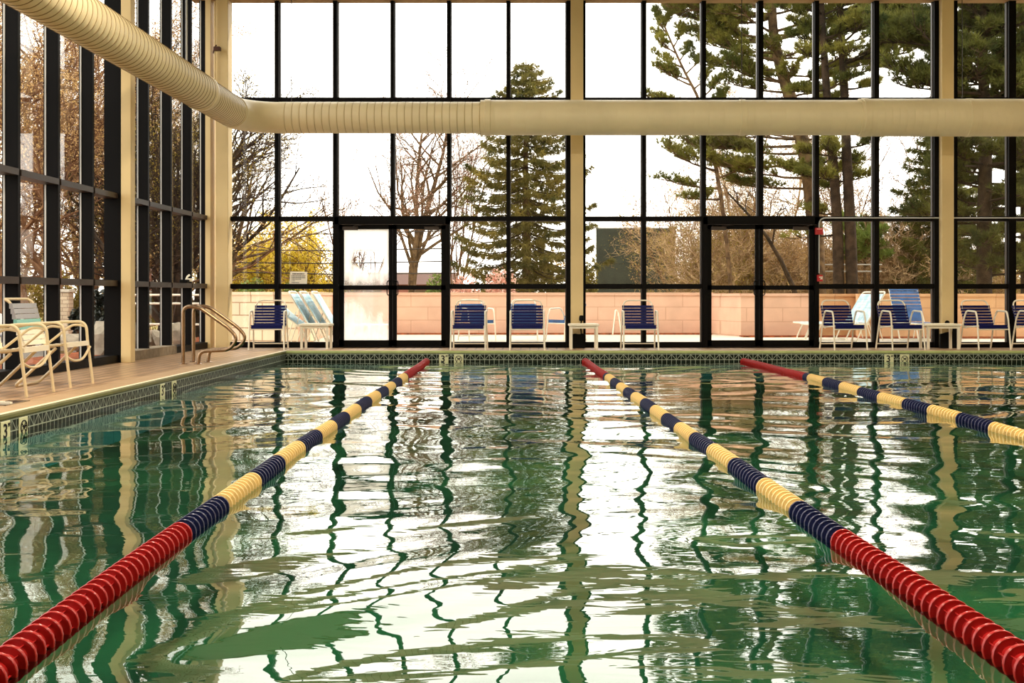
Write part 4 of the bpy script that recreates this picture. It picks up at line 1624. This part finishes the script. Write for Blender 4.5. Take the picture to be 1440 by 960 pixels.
def leaf_bush(name, label, px, Y, top_py, hw_px, seed, material, n, size, group=None, base_z=-0.4, stem=M_BARK):
    """rounded bush: stems plus leaves spread through an uneven dome"""
    rng = np.random.default_rng(seed)
    t = thing(name, label, 'bush', (gx(px, Y), Y, base_z), 0, group)
    H = CH + (CY - top_py) * Y / F - base_z
    R = hw_px * Y / F
    nl = 9
    cen = np.stack([rng.uniform(-0.6, 0.6, nl) * R, rng.uniform(-0.5, 0.5, nl) * R, rng.uniform(0.35, 0.75, nl) * H], 1)
    rad = np.stack([rng.uniform(0.35, 0.6, nl) * R, rng.uniform(0.35, 0.6, nl) * R, rng.uniform(0.22, 0.3, nl) * H], 1)
    k = rng.integers(0, nl, n)
    u = rand_dirs(rng, n) * (rng.uniform(0.2, 1, (n, 1)) ** 0.4)
    pts = cen[k] + u * rad[k]
    pts[:, 2] = np.clip(pts[:, 2], 0.02, H)
    leaf_quads('foliage', pts, rng, size, material, t)
    mb = MB()
    for c in cen:
        mb.tube([(0, 0, 0), (c[0] * 0.4, c[1] * 0.4, c[2] * 0.6), tuple(c)], [0.035, 0.025, 0.008], 5)
    mb.build('stems', stem, t)
    return t


leaf_bush('blossom_bush', 'pink blossom bush to the right of the fogged door, lower one', 656, 31, 384, 22, 31, M_BLOSSOM, 1500, 0.05)
leaf_bush('blossom_bush', 'pink blossom bush at the foot of the spruce, taller one', 698, 31, 374, 27, 32, M_BLOSSOM, 1900, 0.05)
leaf_bush('green_bush', 'green bush low behind the clear leaf of the fogged door', 608, 34, 378, 22, 33, M_SHRUB, 1600, 0.06)
leaf_bush('green_bush', 'green bush low beneath the yellow tree by the notice', 398, 36, 388, 24, 34, M_SHRUB, 1500, 0.06)
leaf_bush('green_bush', 'green bush low beneath the yellow tree by the corner column', 350, 36, 386, 26, 35, M_SHRUB, 1500, 0.06)
leaf_bush('green_bush', 'dark bush between the middle column and the green screen', 829, 40, 352, 15, 36, M_SPRUCE, 1600, 0.06)


def spruce(label, px, Y, top_py, prof, seed, material, base_z=-0.4, whorls=26, dens=1.0):
    """prof: [(py, half width px)] silhouette"""
    rng = random.Random(seed)
    nrg = np.random.default_rng(seed)
    t = thing('spruce_tree', label, 'tree', (gx(px, Y), Y, base_z))
    H = CH + (CY - top_py) * Y / F - base_z
    mb = MB()
    mb.tube([(0, 0, 0), (0.02, 0, H * 0.3), (-0.02, 0, H * 0.65), (0, 0, H)], [0.17, 0.13, 0.07, 0.01], 8)
    mb.build('trunk', M_BARK, t, smooth=True)
    br = MB()
    cs, ds = [], []
    zz = [CH + (CY - py) * Y / F - base_z for py, _ in prof]
    hw = [w * Y / F for _, w in prof]
    o = np.argsort(zz)
    zz, hw = np.array(zz)[o], np.array(hw)[o]
    for k in range(whorls):
        f = (k + 0.5) / whorls
        z = H * (1 - (1 - f) ** 1.15) * 0.93 + 0.3
        z = min(z, H - 0.1)
        R = float(np.interp(z, zz, hw))
        nb = 8 if R > 0.6 else 6
        a0 = rng.random() * 6.28
        for b in range(nb):
            a = a0 + b * 2 * PI / nb + rng.uniform(-0.25, 0.25)
            L = R * rng.uniform(0.72, 1.15)
            ca, sa = math.cos(a), math.sin(a)
            droop = 0.22 * L * (1 - f) + 0.05 * L
            pts = []
            for s in range(6):
                u = s / 5
                rise = (0.12 if f > 0.6 else 0.0) * L * u - droop * math.sin(u * PI * 0.75) + 0.10 * L * u * u
                pts.append(Vector((ca * L * u, sa * L * u, z + rise)))
            br.tube(pts, [0.022 * (1 - 0.15 * s) for s in range(6)], 4, caps=False)
            nsp = int(max(7, L * 34 * dens))
            for s in range(nsp):
                u = rng.uniform(0.12, 1.0)
                i = min(int(u * 5), 4)
                q = pts[i].lerp(pts[i + 1], u * 5 - i)
                side = rng.uniform(-1, 1) * 0.34 * L * (1.05 - u) + rng.gauss(0, 0.04)
                q = q + Vector((-sa * side, ca * side, -abs(side) * 0.22 - rng.uniform(0, 0.10)))
                cs.append(tuple(q))
                dv = Vector((ca * 0.8 - sa * side, sa * 0.8 + ca * side, -0.35))
                ds.append(tuple(dv.normalized()))
    br.build('branches', M_BARKD, t)
    needle_tufts('foliage', cs, ds, nrg, 10, 0.19, 0.014, material, t, 0.6)
    return t


spruce('tall pointed spruce in the middle of the view, left of the middle column', 740, 34, 74,
       [(74, 4), (100, 22), (140, 48), (190, 72), (240, 84), (300, 100), (350, 108), (410, 95)], 41, M_SPRUCE)
spruce('dark spruce partly behind the right tan column', 1322, 33, 120,
       [(120, 5), (180, 30), (240, 52), (290, 64), (350, 60), (410, 60)], 42, M_PINED, dens=1.1)


def pine(label, trunk_px, Y, r, seed, limbs, material, bark, base_z=-0.4, tuft=(16, 0.17, 0.010)):
    """trunk_px: pixels of the trunk line from base to tip; limbs: (py on trunk, azimuth deg, length m, rise, density)"""
    rng = random.Random(seed)
    nrg = np.random.default_rng(seed)
    base = Vector((gx(trunk_px[0][0], Y), Y, base_z))
    t = thing('pine_tree', label, 'tree', base)
    pts = [P(px, py, Y) - base for px, py in trunk_px]
    pts[0].z = 0
    n = len(pts)
    mb = MB()
    fine = fillet(pts, 1.0, 4)
    mb.tube(fine, [r * (1.05 - 0.62 * i / (len(fine) - 1)) for i in range(len(fine))], 10)
    mb.build('trunk', bark, t, smooth=True)
    br = MB()
    cs, ds = [], []

    def at(py):
        z = CH + (CY - py) * Y / F - base_z
        for a, b in zip(fine[:-1], fine[1:]):
            if a.z <= z <= b.z:
                return a.lerp(b, (z - a.z) / max(1e-6, b.z - a.z))
        return fine[-1].copy()
    for (py, az, L, rise, dn) in limbs:
        p = at(py)
        a = math.radians(az)
        d = Vector((math.cos(a), math.sin(a), rise)).normalized()
        q = p.copy()
        lp = [q.copy()]
        dd = d.copy()
        for s in range(7):
            dd = dd + Vector((rng.gauss(0, 0.10), rng.gauss(0, 0.10), rng.gauss(0, 0.07) + 0.035))
            dd.normalize()
            q = q + dd * (L / 7)
            lp.append(q.copy())
        br.tube(lp, [0.045 * (0.5 + L / 5) * (1 - 0.12 * s) for s in range(8)], 5, caps=False)
        for s in range(int(19 * dn * max(1, L / 1.8))):
            u = rng.uniform(0.30, 1.0)
            i = min(int(u * 7), 6)
            b = lp[i].lerp(lp[i + 1], u * 7 - i)
            ax = (lp[i + 1] - lp[i]).normalized()
            side = ax.cross(Vector((0, 0, 1))).normalized() * rng.choice((-1, 1))
            sd = (ax * rng.uniform(0.4, 1.0) + side * rng.uniform(0.2, 1.0) + Vector((0, 0, rng.uniform(0.0, 0.45)))).normalized()
            sl = L * rng.uniform(0.16, 0.40) * (1.2 - 0.5 * u)
            e = b + sd * sl
            e.z += 0.04
            br.tube([b, b.lerp(e, 0.5) + Vector((0, 0, -0.02)), e], [0.014, 0.010, 0.006], 3, caps=False)
            for k in range(int(3 + sl * 9)):
                w = rng.uniform(0.25, 1.05)
                c = b.lerp(e, w) + Vector((rng.gauss(0, 0.05), rng.gauss(0, 0.05), rng.gauss(0, 0.03) + 0.03))
                cs.append(tuple(c))
                dv = sd + Vector((0, 0, 0.75))
                ds.append(tuple(dv.normalized()))
    br.build('branches', bark, t)
    if cs:
        needle_tufts('foliage', cs, ds, nrg, tuft[0], tuft[1], tuft[2], material, t, 0.62)
    return t


def whorl(rng, pys, Lr, rise=(0.0, 0.25), dn=1.0, per=5, bias=None):
    out = []
    for py in pys:
        a0 = rng.uniform(0, 360)
        for k in range(per):
            az = a0 + k * 360 / per + rng.uniform(-25, 25)
            if bias is not None and rng.random() < 0.4:
                az = bias + rng.uniform(-40, 40)
            out.append((py + rng.uniform(-8, 8), az, rng.uniform(*Lr), rng.uniform(*rise), dn))
    return out


R = random.Random(77)
pine('tall leaning pine with a curved trunk behind the clear glass door',
     [(1152, 430), (1146, 310), (1135, 225), (1116, 150), (1100, 105), (1087, 50), (1084, -40), (1080, -110)], 30, 0.22, 51,
     whorl(R, (-95, -60, -30), (1.2, 2.0), per=5) + whorl(R, (0, 28, 50), (1.6, 2.7), per=5, bias=180)
     + whorl(R, (85, 118), (1.0, 2.0), (-0.05, 0.2), per=4) + [(100, 178, 2.2, 0.05, 1.2), (60, 170, 2.4, 0.1, 1.3), (20, 182, 2.9, 0.12, 1.4), (10, 175, 2.5, 0.05, 1.4)]
     + whorl(R, (190, 240), (0.9, 1.7), (-0.2, 0.1), 0.9, per=4)
     + [(75, 185, 1.9, 0.0, 1.3), (82, 5, 1.5, 0.05, 1.2), (105, 0, 1.5, 0.0, 1.2), (130, 180, 1.7, -0.05, 1.2), (135, 8, 1.3, 0.0, 1.2), (115, 200, 1.8, -0.05, 1.2), (50, 350, 1.6, 0.05, 1.2), (20, 10, 1.7, 0.1, 1.2),
        (195, 178, 2.5, -0.02, 1.5), (205, 190, 2.8, -0.05, 1.5), (215, 170, 2.3, -0.08, 1.5), (230, 185, 2.6, -0.08, 1.4), (250, 175, 2.2, -0.1, 1.3), (265, 188, 2.0, -0.12, 1.3)],
     M_PINE, M_BARK)
pine('sapling pine with a thin bent leader against white sky, beside the leaning pine',
     [(1035, 440), (1018, 300), (1002, 210), (984, 140), (962, 100), (945, 62), (925, 14)], 30, 0.055, 52,
     [(30, 160, 0.35, 1.2, 1.0), (38, 20, 0.3, 1.4, 1.0), (48, 170, 0.45, 1.0, 1.0), (66, 10, 0.5, 1.2, 1.0), (104, 30, 0.7, 1.0, 1.0), (112, 175, 0.9, 0.5, 1.0), (60, 150, 0.5, 0.7, .8), (75, 200, 0.6, 0.5, .8), (85, 20, 0.5, 0.9, .8), (95, 170, 0.9, 0.35, .8), (120, 190, 1.0, 0.3, 1), (125, 10, 0.7, 0.8, 1.0), (140, 0, 0.9, 0.6, 1.2), (150, 185, 1.4, 0.15, 1.0), (160, 30, 1.0, 0.4, 1.2), (165, 170, 1.3, 0.2, 1),
      (215, 185, 1.5, 0.15, 1.1), (225, 160, 1.3, 0.1, 1.1), (240, 190, 1.6, 0.1, 1.1), (265, 180, 1.5, 0.05, 1.1), (280, 200, 1.3, 0.0, 1.1), (250, 10, 1.0, 0.1, 1.0)], M_PINE, M_BARK, tuft=(14, 0.14, 0.010))
pine('left of the twin pines, straight trunk right of the clear glass door',
     [(1181, 430), (1178, 320), (1172, 230), (1163, 140), (1158, 60), (1152, -40), (1150, -90)], 28, 0.135, 53,
     whorl(R, (-70, -40, -10, 20), (0.9, 1.6), per=5) + whorl(R, (55, 90, 128), (0.8, 1.4), (-0.1, 0.15), 0.9, per=3) + whorl(R, (215, 255), (0.7, 1.2), (-0.2, 0.1), 0.9, per=4)
     + [(300, 200, 1.0, -0.1, .8), (330, 170, 1.1, -0.15, .8)],
     M_PINE, M_BARKD)
pine('right of the twin pines, straight trunk before the bare thicket',
     [(1200, 430), (1196, 320), (1191, 230), (1188, 140), (1184, 55), (1178, -40), (1176, -100)], 28, 0.145, 54,
     whorl(R, (-80, -50, -20), (0.9, 1.7), per=5, bias=0) + whorl(R, (12, 35, 60, 92), (1.0, 1.75), (0.0, 0.2), 1.1, per=4, bias=0) + [(125, 10, 0.9, 0.0, 1), (208, 0, 0.8, 0, 1.0), (215, 190, 0.7, 0, 1.0), (45, 5, 1.4, 0.12, 1.2), (70, 355, 1.5, 0.1, 1.2), (88, 8, 1.3, 0.05, 1.2), (108, 350, 1.1, 0.0, 1.2), (30, 12, 1.7, 0.2, 1.2), (15, 0, 1.3, 0.25, 1.2)],
     M_PINE, M_BARKD)
pine('thick dark pine in the window right of the right column',
     [(1384, 440), (1384, 320), (1386, 220), (1384, 140), (1381, 40), (1379, -60), (1378, -110)], 25, 0.165, 55,
     whorl(R, (-90, -60, -30, -5), (1.2, 2.2), per=6) + whorl(R, (20, 45, 72, 100), (1.2, 2.3), (-0.05, 0.2), 1.2, per=5, bias=180)
     + whorl(R, (140, 210, 235, 262, 285), (0.9, 1.8), (-0.25, 0.05), 1.3, per=6) + [(75, 178, 2.4, 0.12, 1.4), (110, 182, 2.2, 0.0, 1.3), (130, 175, 2.0, -0.05, 1.2)] + whorl(R, (10, 35, 60, 90, 115, 135), (0.7, 1.4), (-0.1, 0.15), 1.4, per=6)
     + whorl(R, (320, 350, 380), (0.7, 1.4), (-0.25, 0.0), 1.3, per=5),
     M_PINED, M_BARKD)
pine('dark pine at the right picture edge',
     [(1446, 440), (1444, 320), (1442, 200), (1440, 60), (1438, -60)], 26, 0.15, 56,
     whorl(R, (-40, 0, 40, 80, 120), (1.0, 1.8), per=5) + whorl(R, (200, 240, 280, 330, 370), (0.8, 1.5), (-0.25, 0.0), 1.3, per=5),
     M_PINED, M_BARKD)
pine('light green young pine low between the twin pines and the thicket',
     [(1215, 440), (1216, 380), (1218, 300)], 33, 0.05, 57, whorl(R, (330, 345, 360, 375), (0.5, 0.9), (0.1, 0.5), 1.2, per=5), M_SHRUB, M_BARK)

# --- brush thickets and bare trees right of the screen
brush = [
    (1008, 38, 318, 61, M_OLIVE, 'pale tan brush reaching over the edge of the dark screen'),
    (1040, 36, 262, 62, M_OLIVE, 'pale tan brush left of the clear glass door'),
    (1025, 34, 285, 63, M_OLIVE, 'pale tangled brush behind the left leaf of the clear door'),
    (1055, 36, 330, 64, M_AMBER, 'low tangled brush at the middle of the clear door'),
    (1090, 34, 300, 65, M_AMBER, 'pale tangled brush behind the right leaf of the clear door'),
    (1128, 36, 330, 66, None, 'low brush at the right edge of the clear door'),
    (1228, 38, 290, 67, M_AMBER, 'amber brush right of the twin pine trunks'),
    (1262, 34, 250, 68, None, 'grey brown brush thicket left of the right column'),
    (1296, 35, 262, 69, None, 'grey brown brush thicket against the right column'),
    (1350, 34, 340, 70, M_OLIVE, 'olive brush behind the right column'),
    (1410, 33, 350, 71, M_OLIVE, 'olive brush between the two dark pines'),
    (1160, 38, 340, 72, M_OLIVE, 'olive brush behind the alarm boxes'),
]
for (px, Y, tp, sd, lf, lab) in brush:
    bare_tree('brush_thicket', lab, px, Y, tp, sd, M_BRUSH, CFG_BRUSH, lf, 1, 0.03, r=0.018, group='bare brush beyond the terrace wall', cat='bush')
bare_tree('bare_tree', 'pale branching tree above the clear glass door', 1040, 33, 128, 81, M_BRUSH, dict(CFG_DENSE, n=(16, 8, 6, 3), stems=2, splay=0.35, ang=(35, 75)), M_OLIVE, 1, 0.022, r=0.06)
bare_tree('bare_tree', 'bare slender tree between the twin pines and right column', 1232, 36, 85, 82, M_TWIG, dict(CFG_TREE, n=(17, 8, 6, 3), ang=(25, 60)), M_BLOSSOM, 1, 0.018, r=0.06)
bare_tree('bare_tree', 'bare bushy tree just left of the right column', 1275, 35, 140, 83, M_TWIG, dict(CFG_DENSE, n=(16, 8, 6, 3), ang=(30, 65)), M_BLOSSOM, 1, 0.018, r=0.06)
bare_tree('bare_tree', 'pale bare tree behind the leaning pine, right leaf of the clear door', 1092, 36, 170, 86, M_BRUSH, dict(CFG_DENSE, n=(16, 8, 6, 3), ang=(35, 75)), M_OLIVE, 1, 0.022, r=0.06)
t = bare_tree('bare_tree', 'dark crooked tree leaning to the left behind the clear glass door', 1138, 31, 225, 84, M_BARKD, dict(n=(5, 4, 3), ratio=(0.5, 0.5, 0.5), trunk=0.95, ang=(30, 60), start=(0.6, 0.2, 0.2), rmin=0.01), None, lean=(-0.32, 0), r=0.09)
bare_tree('bare_tree', 'bare tree left of the sapling pine, low against white sky', 972, 38, 205, 85, M_TWIG, dict(CFG_FAN, stems=3), M_AMBER, 2, 0.03, r=0.04)

# --- left side windows: dense bare trees with amber buds
left_trees = [
    (8, 24, -170, 91, 'amber budded tree at the left picture edge'),
    (45, 27, -150, 92, 'amber budded tree in the gap above the white car'),
    (92, 25, -130, 93, 'amber budded tree in the gap above the stone pillar'),
    (128, 28, -30, 94, 'amber budded tree in the narrow gap before the tan post'),
    (150, 32, -20, 95, 'amber budded tree hidden mostly by the tan post'),
    (30, 33, -20, 96, 'second row budded tree behind the white car'),
    (75, 34, -30, 97, 'second row budded tree between car and pillar'),
    (115, 38, -20, 98, 'third row budded tree behind the pillar gap'),
    (190, 38, 60, 99, 'third row budded tree beyond the tan post'),
    (245, 40, 60, 90, 'third row budded tree above the pipe railing'),
]
protos = {}
for i, (px, Y, tp, sd, lab) in enumerate(left_trees):
    if i < 3:
        protos[i] = bare_tree('budded_tree', lab, px, Y, tp, sd, M_TWIG, CFG_DENSE, M_AMBER, 3, 0.030, r=0.10, group='budded trees outside the side windows', base_z=-0.5)
    else:
        o = copy_tree(protos[i % 3])
        o.location = (gx(px, Y), Y, -0.5)
        o.rotation_euler = (0, 0, 1.1 * i)
        s = Y / (27, 25, 24)[i % 3]
        o.scale = (1.05, 1.05, 0.85 + 0.05 * (i % 3))
        o['label'] = lab
for (px, Y, tp, sd, lab) in [(222, 24, 85, 101, 'dark barked tree right of the tan post'), (196, 29, 70, 102, 'grey bare tree just right of the tan post'), (254, 28, 110, 103, 'bare dark tree above the small camera'), (280, 30, 95, 104, 'bare dark tree beside the glass corner')]:
    bare_tree('bare_tree', lab, px, Y, tp, sd, M_BARKD, dict(CFG_TREE, n=(18, 8, 6, 3), start=(0.12, 0.1, 0.1, 0.1)), M_OLIVE, 1, 0.022, r=0.16, base_z=-0.5)
for (px, Y, tp, hw, sd, lab) in [(62, 30, 372, 40, 111, 'low yellow green bush behind the white car'), (110, 27, 395, 22, 112, 'yellow bush right of the stone pillar'), (12, 34, 370, 36, 113, 'low olive bush at the left picture edge'), (205, 30, 385, 26, 114, 'low green yellow bush behind the pipe railing')]:
    leaf_bush('yellow_bush', lab, px, Y, tp, hw, sd, M_OLIVE, 2200, 0.05, base_z=-0.5)
leaf_bush('evergreen_bush', 'dark glossy evergreen bush beside the stone pillar', 110, 21.5, 428, 14, 121, M_EVERG, 900, 0.06, base_z=-0.1)
leaf_bush('evergreen_bush', 'tall dark glossy evergreen bush in the gap before the tan post', 144, 20.5, 402, 12, 122, M_EVERG, 1300, 0.06, base_z=-0.1)


def rock(label, px, py, Y, sx, sy, sz, seed, m=M_ROCK):
    rng = random.Random(seed)
    import bmesh
    bm = bmesh.new()
    bmesh.ops.create_icosphere(bm, subdivisions=2, radius=1)
    for v in bm.verts:
        k = 1 + rng.uniform(-0.16, 0.16)
        v.co = Vector((v.co.x * sx * k, v.co.y * sy * k, max(-0.3, v.co.z) * sz * k))
    me = bpy.data.meshes.new('boulder')
    bm.to_mesh(me)
    bm.free()
    me.materials.append(m)
    o = link('boulder', me, None, (gx(px, Y), Y, -0.02 + 0.2 * sz), rng.uniform(0, 3))
    tag(o, label, 'rock', 'boulders in the mulch bed')


rock('pale boulder in the gap before the tan post', 148, 490, 18.2, 0.28, 0.4, 0.42, 1)
rock('dark boulder just right of the tan post', 190, 492, 18.8, 0.22, 0.35, 0.40, 2, M_CURB)
rock('pale boulder by the handrails, near the mulch', 220, 482, 20.0, 0.22, 0.3, 0.26, 3)
rock('grey boulder outside near the glass corner', 250, 480, 21.5, 0.25, 0.3, 0.35, 4)
rock('pale flat stone below the evergreen bush', 100, 476, 19.5, 0.35, 0.4, 0.22, 5)

t = thing('stone_pillar', 'pale square stone pillar in the bed beside the evergreen bush', 'pillar', (gx(91, 22.5), 22.5, -0.1))
mb = MB()
mb.rbox(-0.10, 0.13, -0.12, 0.12, 0, 1.05, 0.015)
mb.build('shaft', brick_mat('pillar_brick', srgb(214, 196, 168), srgb(196, 176, 148), srgb(150, 130, 108), 0.2, 0.075, 0.006, 'XZ', rough=0.9), t)
mb = MB()
mb.rbox(-0.13, 0.16, -0.15, 0.15, 1.05, 1.11, 0.015)
mb.build('cap', M_CONC, t)

t = thing('pipe_railing', 'white pipe railing outside the side windows near the handrails', 'railing', (gx(230, 22.5), 22.5, -0.1))
mb = MB()
for z in (1.0, 0.83, 0.42):
    mb.tube([(-0.95, 0.3, z), (0.85, -0.15, z)], 0.022, 8)
mb.build('rails', M_WHITE, t, smooth=True)
for k in range(3):
    mb = MB()
    f = k / 2
    mb.tube([(-0.93 + 1.75 * f, 0.29 - 0.43 * f, 0), (-0.93 + 1.75 * f, 0.29 - 0.43 * f, 1.02)], 0.022, 8)
    mb.build('post', M_WHITE, t, smooth=True)


# ------------------------------------------------------------------ white car
def car():
    Y = 23.5
    t = thing('parked_car', 'white parked car half hidden behind the left side windows', 'car', (-13.2, Y, -0.46))
    prof = [(-2.2, 0.35), (-2.25, 0.75), (-2.1, 0.95), (-1.5, 1.02), (-0.85, 1.40), (0.2, 1.46), (1.0, 1.40), (1.75, 1.05), (2.35, 0.92), (2.5, 0.70), (2.5, 0.35)]
    mb = MB()
    n = len(prof)
    W = 0.86
    vs, fs = [], []
    lanes = [(-W, 0.10), (-W * 0.97, 0.03), (-W * 0.6, 0), (W * 0.6, 0), (W * 0.97, 0.03), (W, 0.10)]
    for (y, drop) in lanes:
        for (x, z) in prof:
            hi = max(0, z - 0.95)
            inset = (0.30 * hi / 0.5) if abs(y) > W * 0.9 else 0
            vs.append((x, y - math.copysign(inset, y), z - drop * (1 if z > 0.6 else 0)))
    for i in range(len(lanes) - 1):
        for j in range(n):
            k = (j + 1) % n
            fs.append((i * n + j, i * n + k, (i + 1) * n + k, (i + 1) * n + j))
    fs.append(tuple(range(n)))
    fs.append(tuple((len(lanes) - 1) * n + j for j in range(n - 1, -1, -1)))
    mb.add(vs, fs)
    mb.build('body', M_CAR, t)
    for side in (-1, 1):
        for (poly) in ([(-1.35, 0.99), (-0.80, 1.30), (-0.02, 1.34), (-0.02, 0.99)], [(0.06, 0.99), (0.06, 1.34), (0.92, 1.28), (1.52, 0.99)]):
            g = MB()
            ins = lambda z: 0.30 * max(0, z - 0.93) / 0.5
            vs = [(x, side * (W + 0.012 - ins(z)), z) for x, z in poly] + [(x, side * (W - 0.03 - ins(z)), z) for x, z in poly]
            m = len(poly)
            g.add(vs, [tuple(range(m)), tuple(range(2 * m - 1, m - 1, -1))] + [(i, i + m, (i + 1) % m + m, (i + 1) % m) for i in range(m)])
            g.build('side_window', M_CARGLASS, t)
    g = MB()
    g.add([(1.06, -0.58, 1.385), (1.06, 0.58, 1.385), (1.72, 0.66, 1.085), (1.72, -0.66, 1.085)], [(0, 1, 2, 3)])
    g.build('windscreen', M_CARGLASS, t)
    for x in (-1.4, 1.55):
        for side in (-1, 1):
            wv = MB()
            wv.lathe([(0.10, -0.10), (0.30, -0.10), (0.33, -0.06), (0.33, 0.06), (0.30, 0.10), (0.20, 0.11), (0.05, 0.12)], 24, 'y', (x, side * 0.80, 0.33))
            wo = wv.build('wheel', M_RUBBER, t, smooth=True)
            hb = MB()
            hb.lathe([(0.0, -0.115), (0.19, -0.112), (0.20, -0.08), (0.0, -0.07)] if side < 0 else [(0.0, 0.07), (0.20, 0.08), (0.19, 0.112), (0.0, 0.115)], 20, 'y', (x, side * 0.80, 0.33))
            hb.build('hub', M_ALU, wo, smooth=True)
    b = MB()
    b.rbox(2.38, 2.54, -0.8, 0.8, 0.38, 0.56, 0.03)
    b.build('bumper', M_GREY, t)


car()

# ------------------------------------------------------------------ dark screen fence
Y = 46
t = thing('windscreen_fence', 'tall dark green windscreen fence beyond the pink wall', 'fence', (gx(840, Y), Y, -0.4))
x1, zt_ = gx(948, Y) - gx(840, Y), CH + (CY - 321) * Y / F + 0.4
mb = MB()
mb.box(0, x1, -0.02, 0.02, 0.05, zt_)
for k in range(1, 5):
    mb.box(0, x1, -0.032, -0.02, zt_ * k / 4.6 - 0.015, zt_ * k / 4.6 + 0.015)
mb.build('fabric', M_FENCE, t)
mb = MB()
mb.tube([(0, 0.03, zt_), (x1, 0.03, zt_)], 0.04, 8)
mb.build('top_rail', M_METALFENCE, t)
for f in (0, 0.5, 1):
    mb = MB()
    mb.tube([(x1 * f, 0.06, 0), (x1 * f, 0.06, zt_ + 0.05)], 0.05, 8)
    mb.build('post', M_FENCE, t)

Y = 30
t = thing('rail_fence', 'thin metal rail fence behind the twin pine trunks', 'fence', (gx(1150, Y), Y, -0.4))
W_ = gx(1240, Y) - gx(1150, Y)
mb = MB()
for py in (372, 381.5):
    z = CH + (CY - py) * Y / F + 0.4
    mb.tube([(0, 0, z), (W_, 0, z)], 0.02, 6)
mb.build('rails', M_METALFENCE, t)
for px in (1158, 1199, 1232):
    mb = MB()
    x = gx(px, Y) - gx(1150, Y)
    mb.tube([(x, 0, 0), (x, 0, CH + (CY - 368) * Y / F + 0.4)], 0.028, 8)
    mb.build('post', M_METALFENCE, t)

# power lines on the left
for i, (ya, yb) in enumerate(((329, 324), (351, 349), (369, 367), (382, 384))):
    Y = 33
    a, b = P(300, ya, Y), P(640, yb, Y)
    m_ = (a + b) / 2 - Vector((0, 0, 0.05))
    mb = MB()
    mb.tube([a, m_, b], 0.016, 4)
    tag(mb.build('overhead_cable', M_WIRE), ('topmost', 'second highest', 'third highest', 'lowest')[i] + ' of the dark cables crossing the yellow trees', 'cable', 'cables crossing behind the left windows')
# distant house
t = thing('brick_house', 'low reddish brick house far behind the clear leaf of the fogged door', 'house', (gx(575, 62), 62, -0.4))
mb = MB()
mb.box(-3.2, 2.2, 0, 4, 0, 1.9)
mb.build('house_wall', M_BRICKH, t)
mb = MB()
mb.prism([(-0.4, 1.9), (4.4, 1.9), (2, 2.6)], -3.5, 2.5, axis='x')
mb.build('house_roof', M_ROOF, t)
for x in (-2.0, 0.6):
    mb = MB()
    mb.box(x - 0.5, x + 0.5, -0.05, 0.02, 0.8, 1.6)
    mb.build('house_window', M_CARGLASS, t)

# far tree line: twigs and leaves that nobody could count
rng = np.random.default_rng(5)
n = 26000
ang = rng.uniform(-0.62, 0.62, n)
dist = rng.uniform(62, 78, n)
xx = np.tan(ang) * dist
hh = (2.3 + 1.1 * np.sin(xx * 0.21) + 0.8 * np.sin(xx * 0.53 + 1) + 0.5 * np.sin(xx * 1.3)) * np.where((xx > 3) & (xx < 9), 0.75, 1.0)
hh = hh * np.where(xx < -14, 1.9, 1.0) * np.where(xx > 12, 1.5, 1.0)
zz = -0.4 + hh * rng.uniform(0, 1, n) ** 0.8
o = leaf_quads('woods', np.stack([xx, dist, zz], 1), rng, 0.20, mat('far_woods', srgb(190, 156, 104), 0.9, 0.1, color2=srgb(128, 108, 66), vscale=0.3), None, 0.35)
tag(o, 'hazy tan tree line along the horizon behind everything', 'woods', None, 'stuff')

# ------------------------------------------------------------------ sky, sun, camera
w = bpy.data.worlds.new('overcast')
SC.world = w
w.use_nodes = True
bg = w.node_tree.nodes['Background']
bg.inputs[0].default_value = (1.0, 0.97, 0.91, 1)
bg.inputs[1].default_value = 3.8

sd = bpy.data.lights.new('sun', 'SUN')
sd.energy = 2.6
sd.angle = math.radians(3)
sd.color = (1.0, 0.9, 0.74)
so = link('sun', sd)
so.rotation_euler = Vector((-0.62, -0.42, -0.75)).to_track_quat('-Z', 'Y').to_euler()

cd = bpy.data.cameras.new('camera')
cd.sensor_width = 36
cd.lens = 36 * F / 1440
cd.shift_x = (720 - CX) / 1440
cd.shift_y = -(480 - CY) / 1440
cd.clip_end = 400
co = link('camera', cd, None, (0, 0, CH))
co.rotation_euler = (PI / 2, 0, 0)
SC.camera = co

SC.view_settings.view_transform = 'Standard'
SC.view_settings.look = 'None'
SC.view_settings.gamma = 1
SC.view_settings.use_curve_mapping = False
SC.view_settings.exposure = 0.0
SC.cycles.max_bounces = 10
SC.cycles.transparent_max_bounces = 16
SC.cycles.caustics_reflective = False
SC.cycles.use_denoising = True
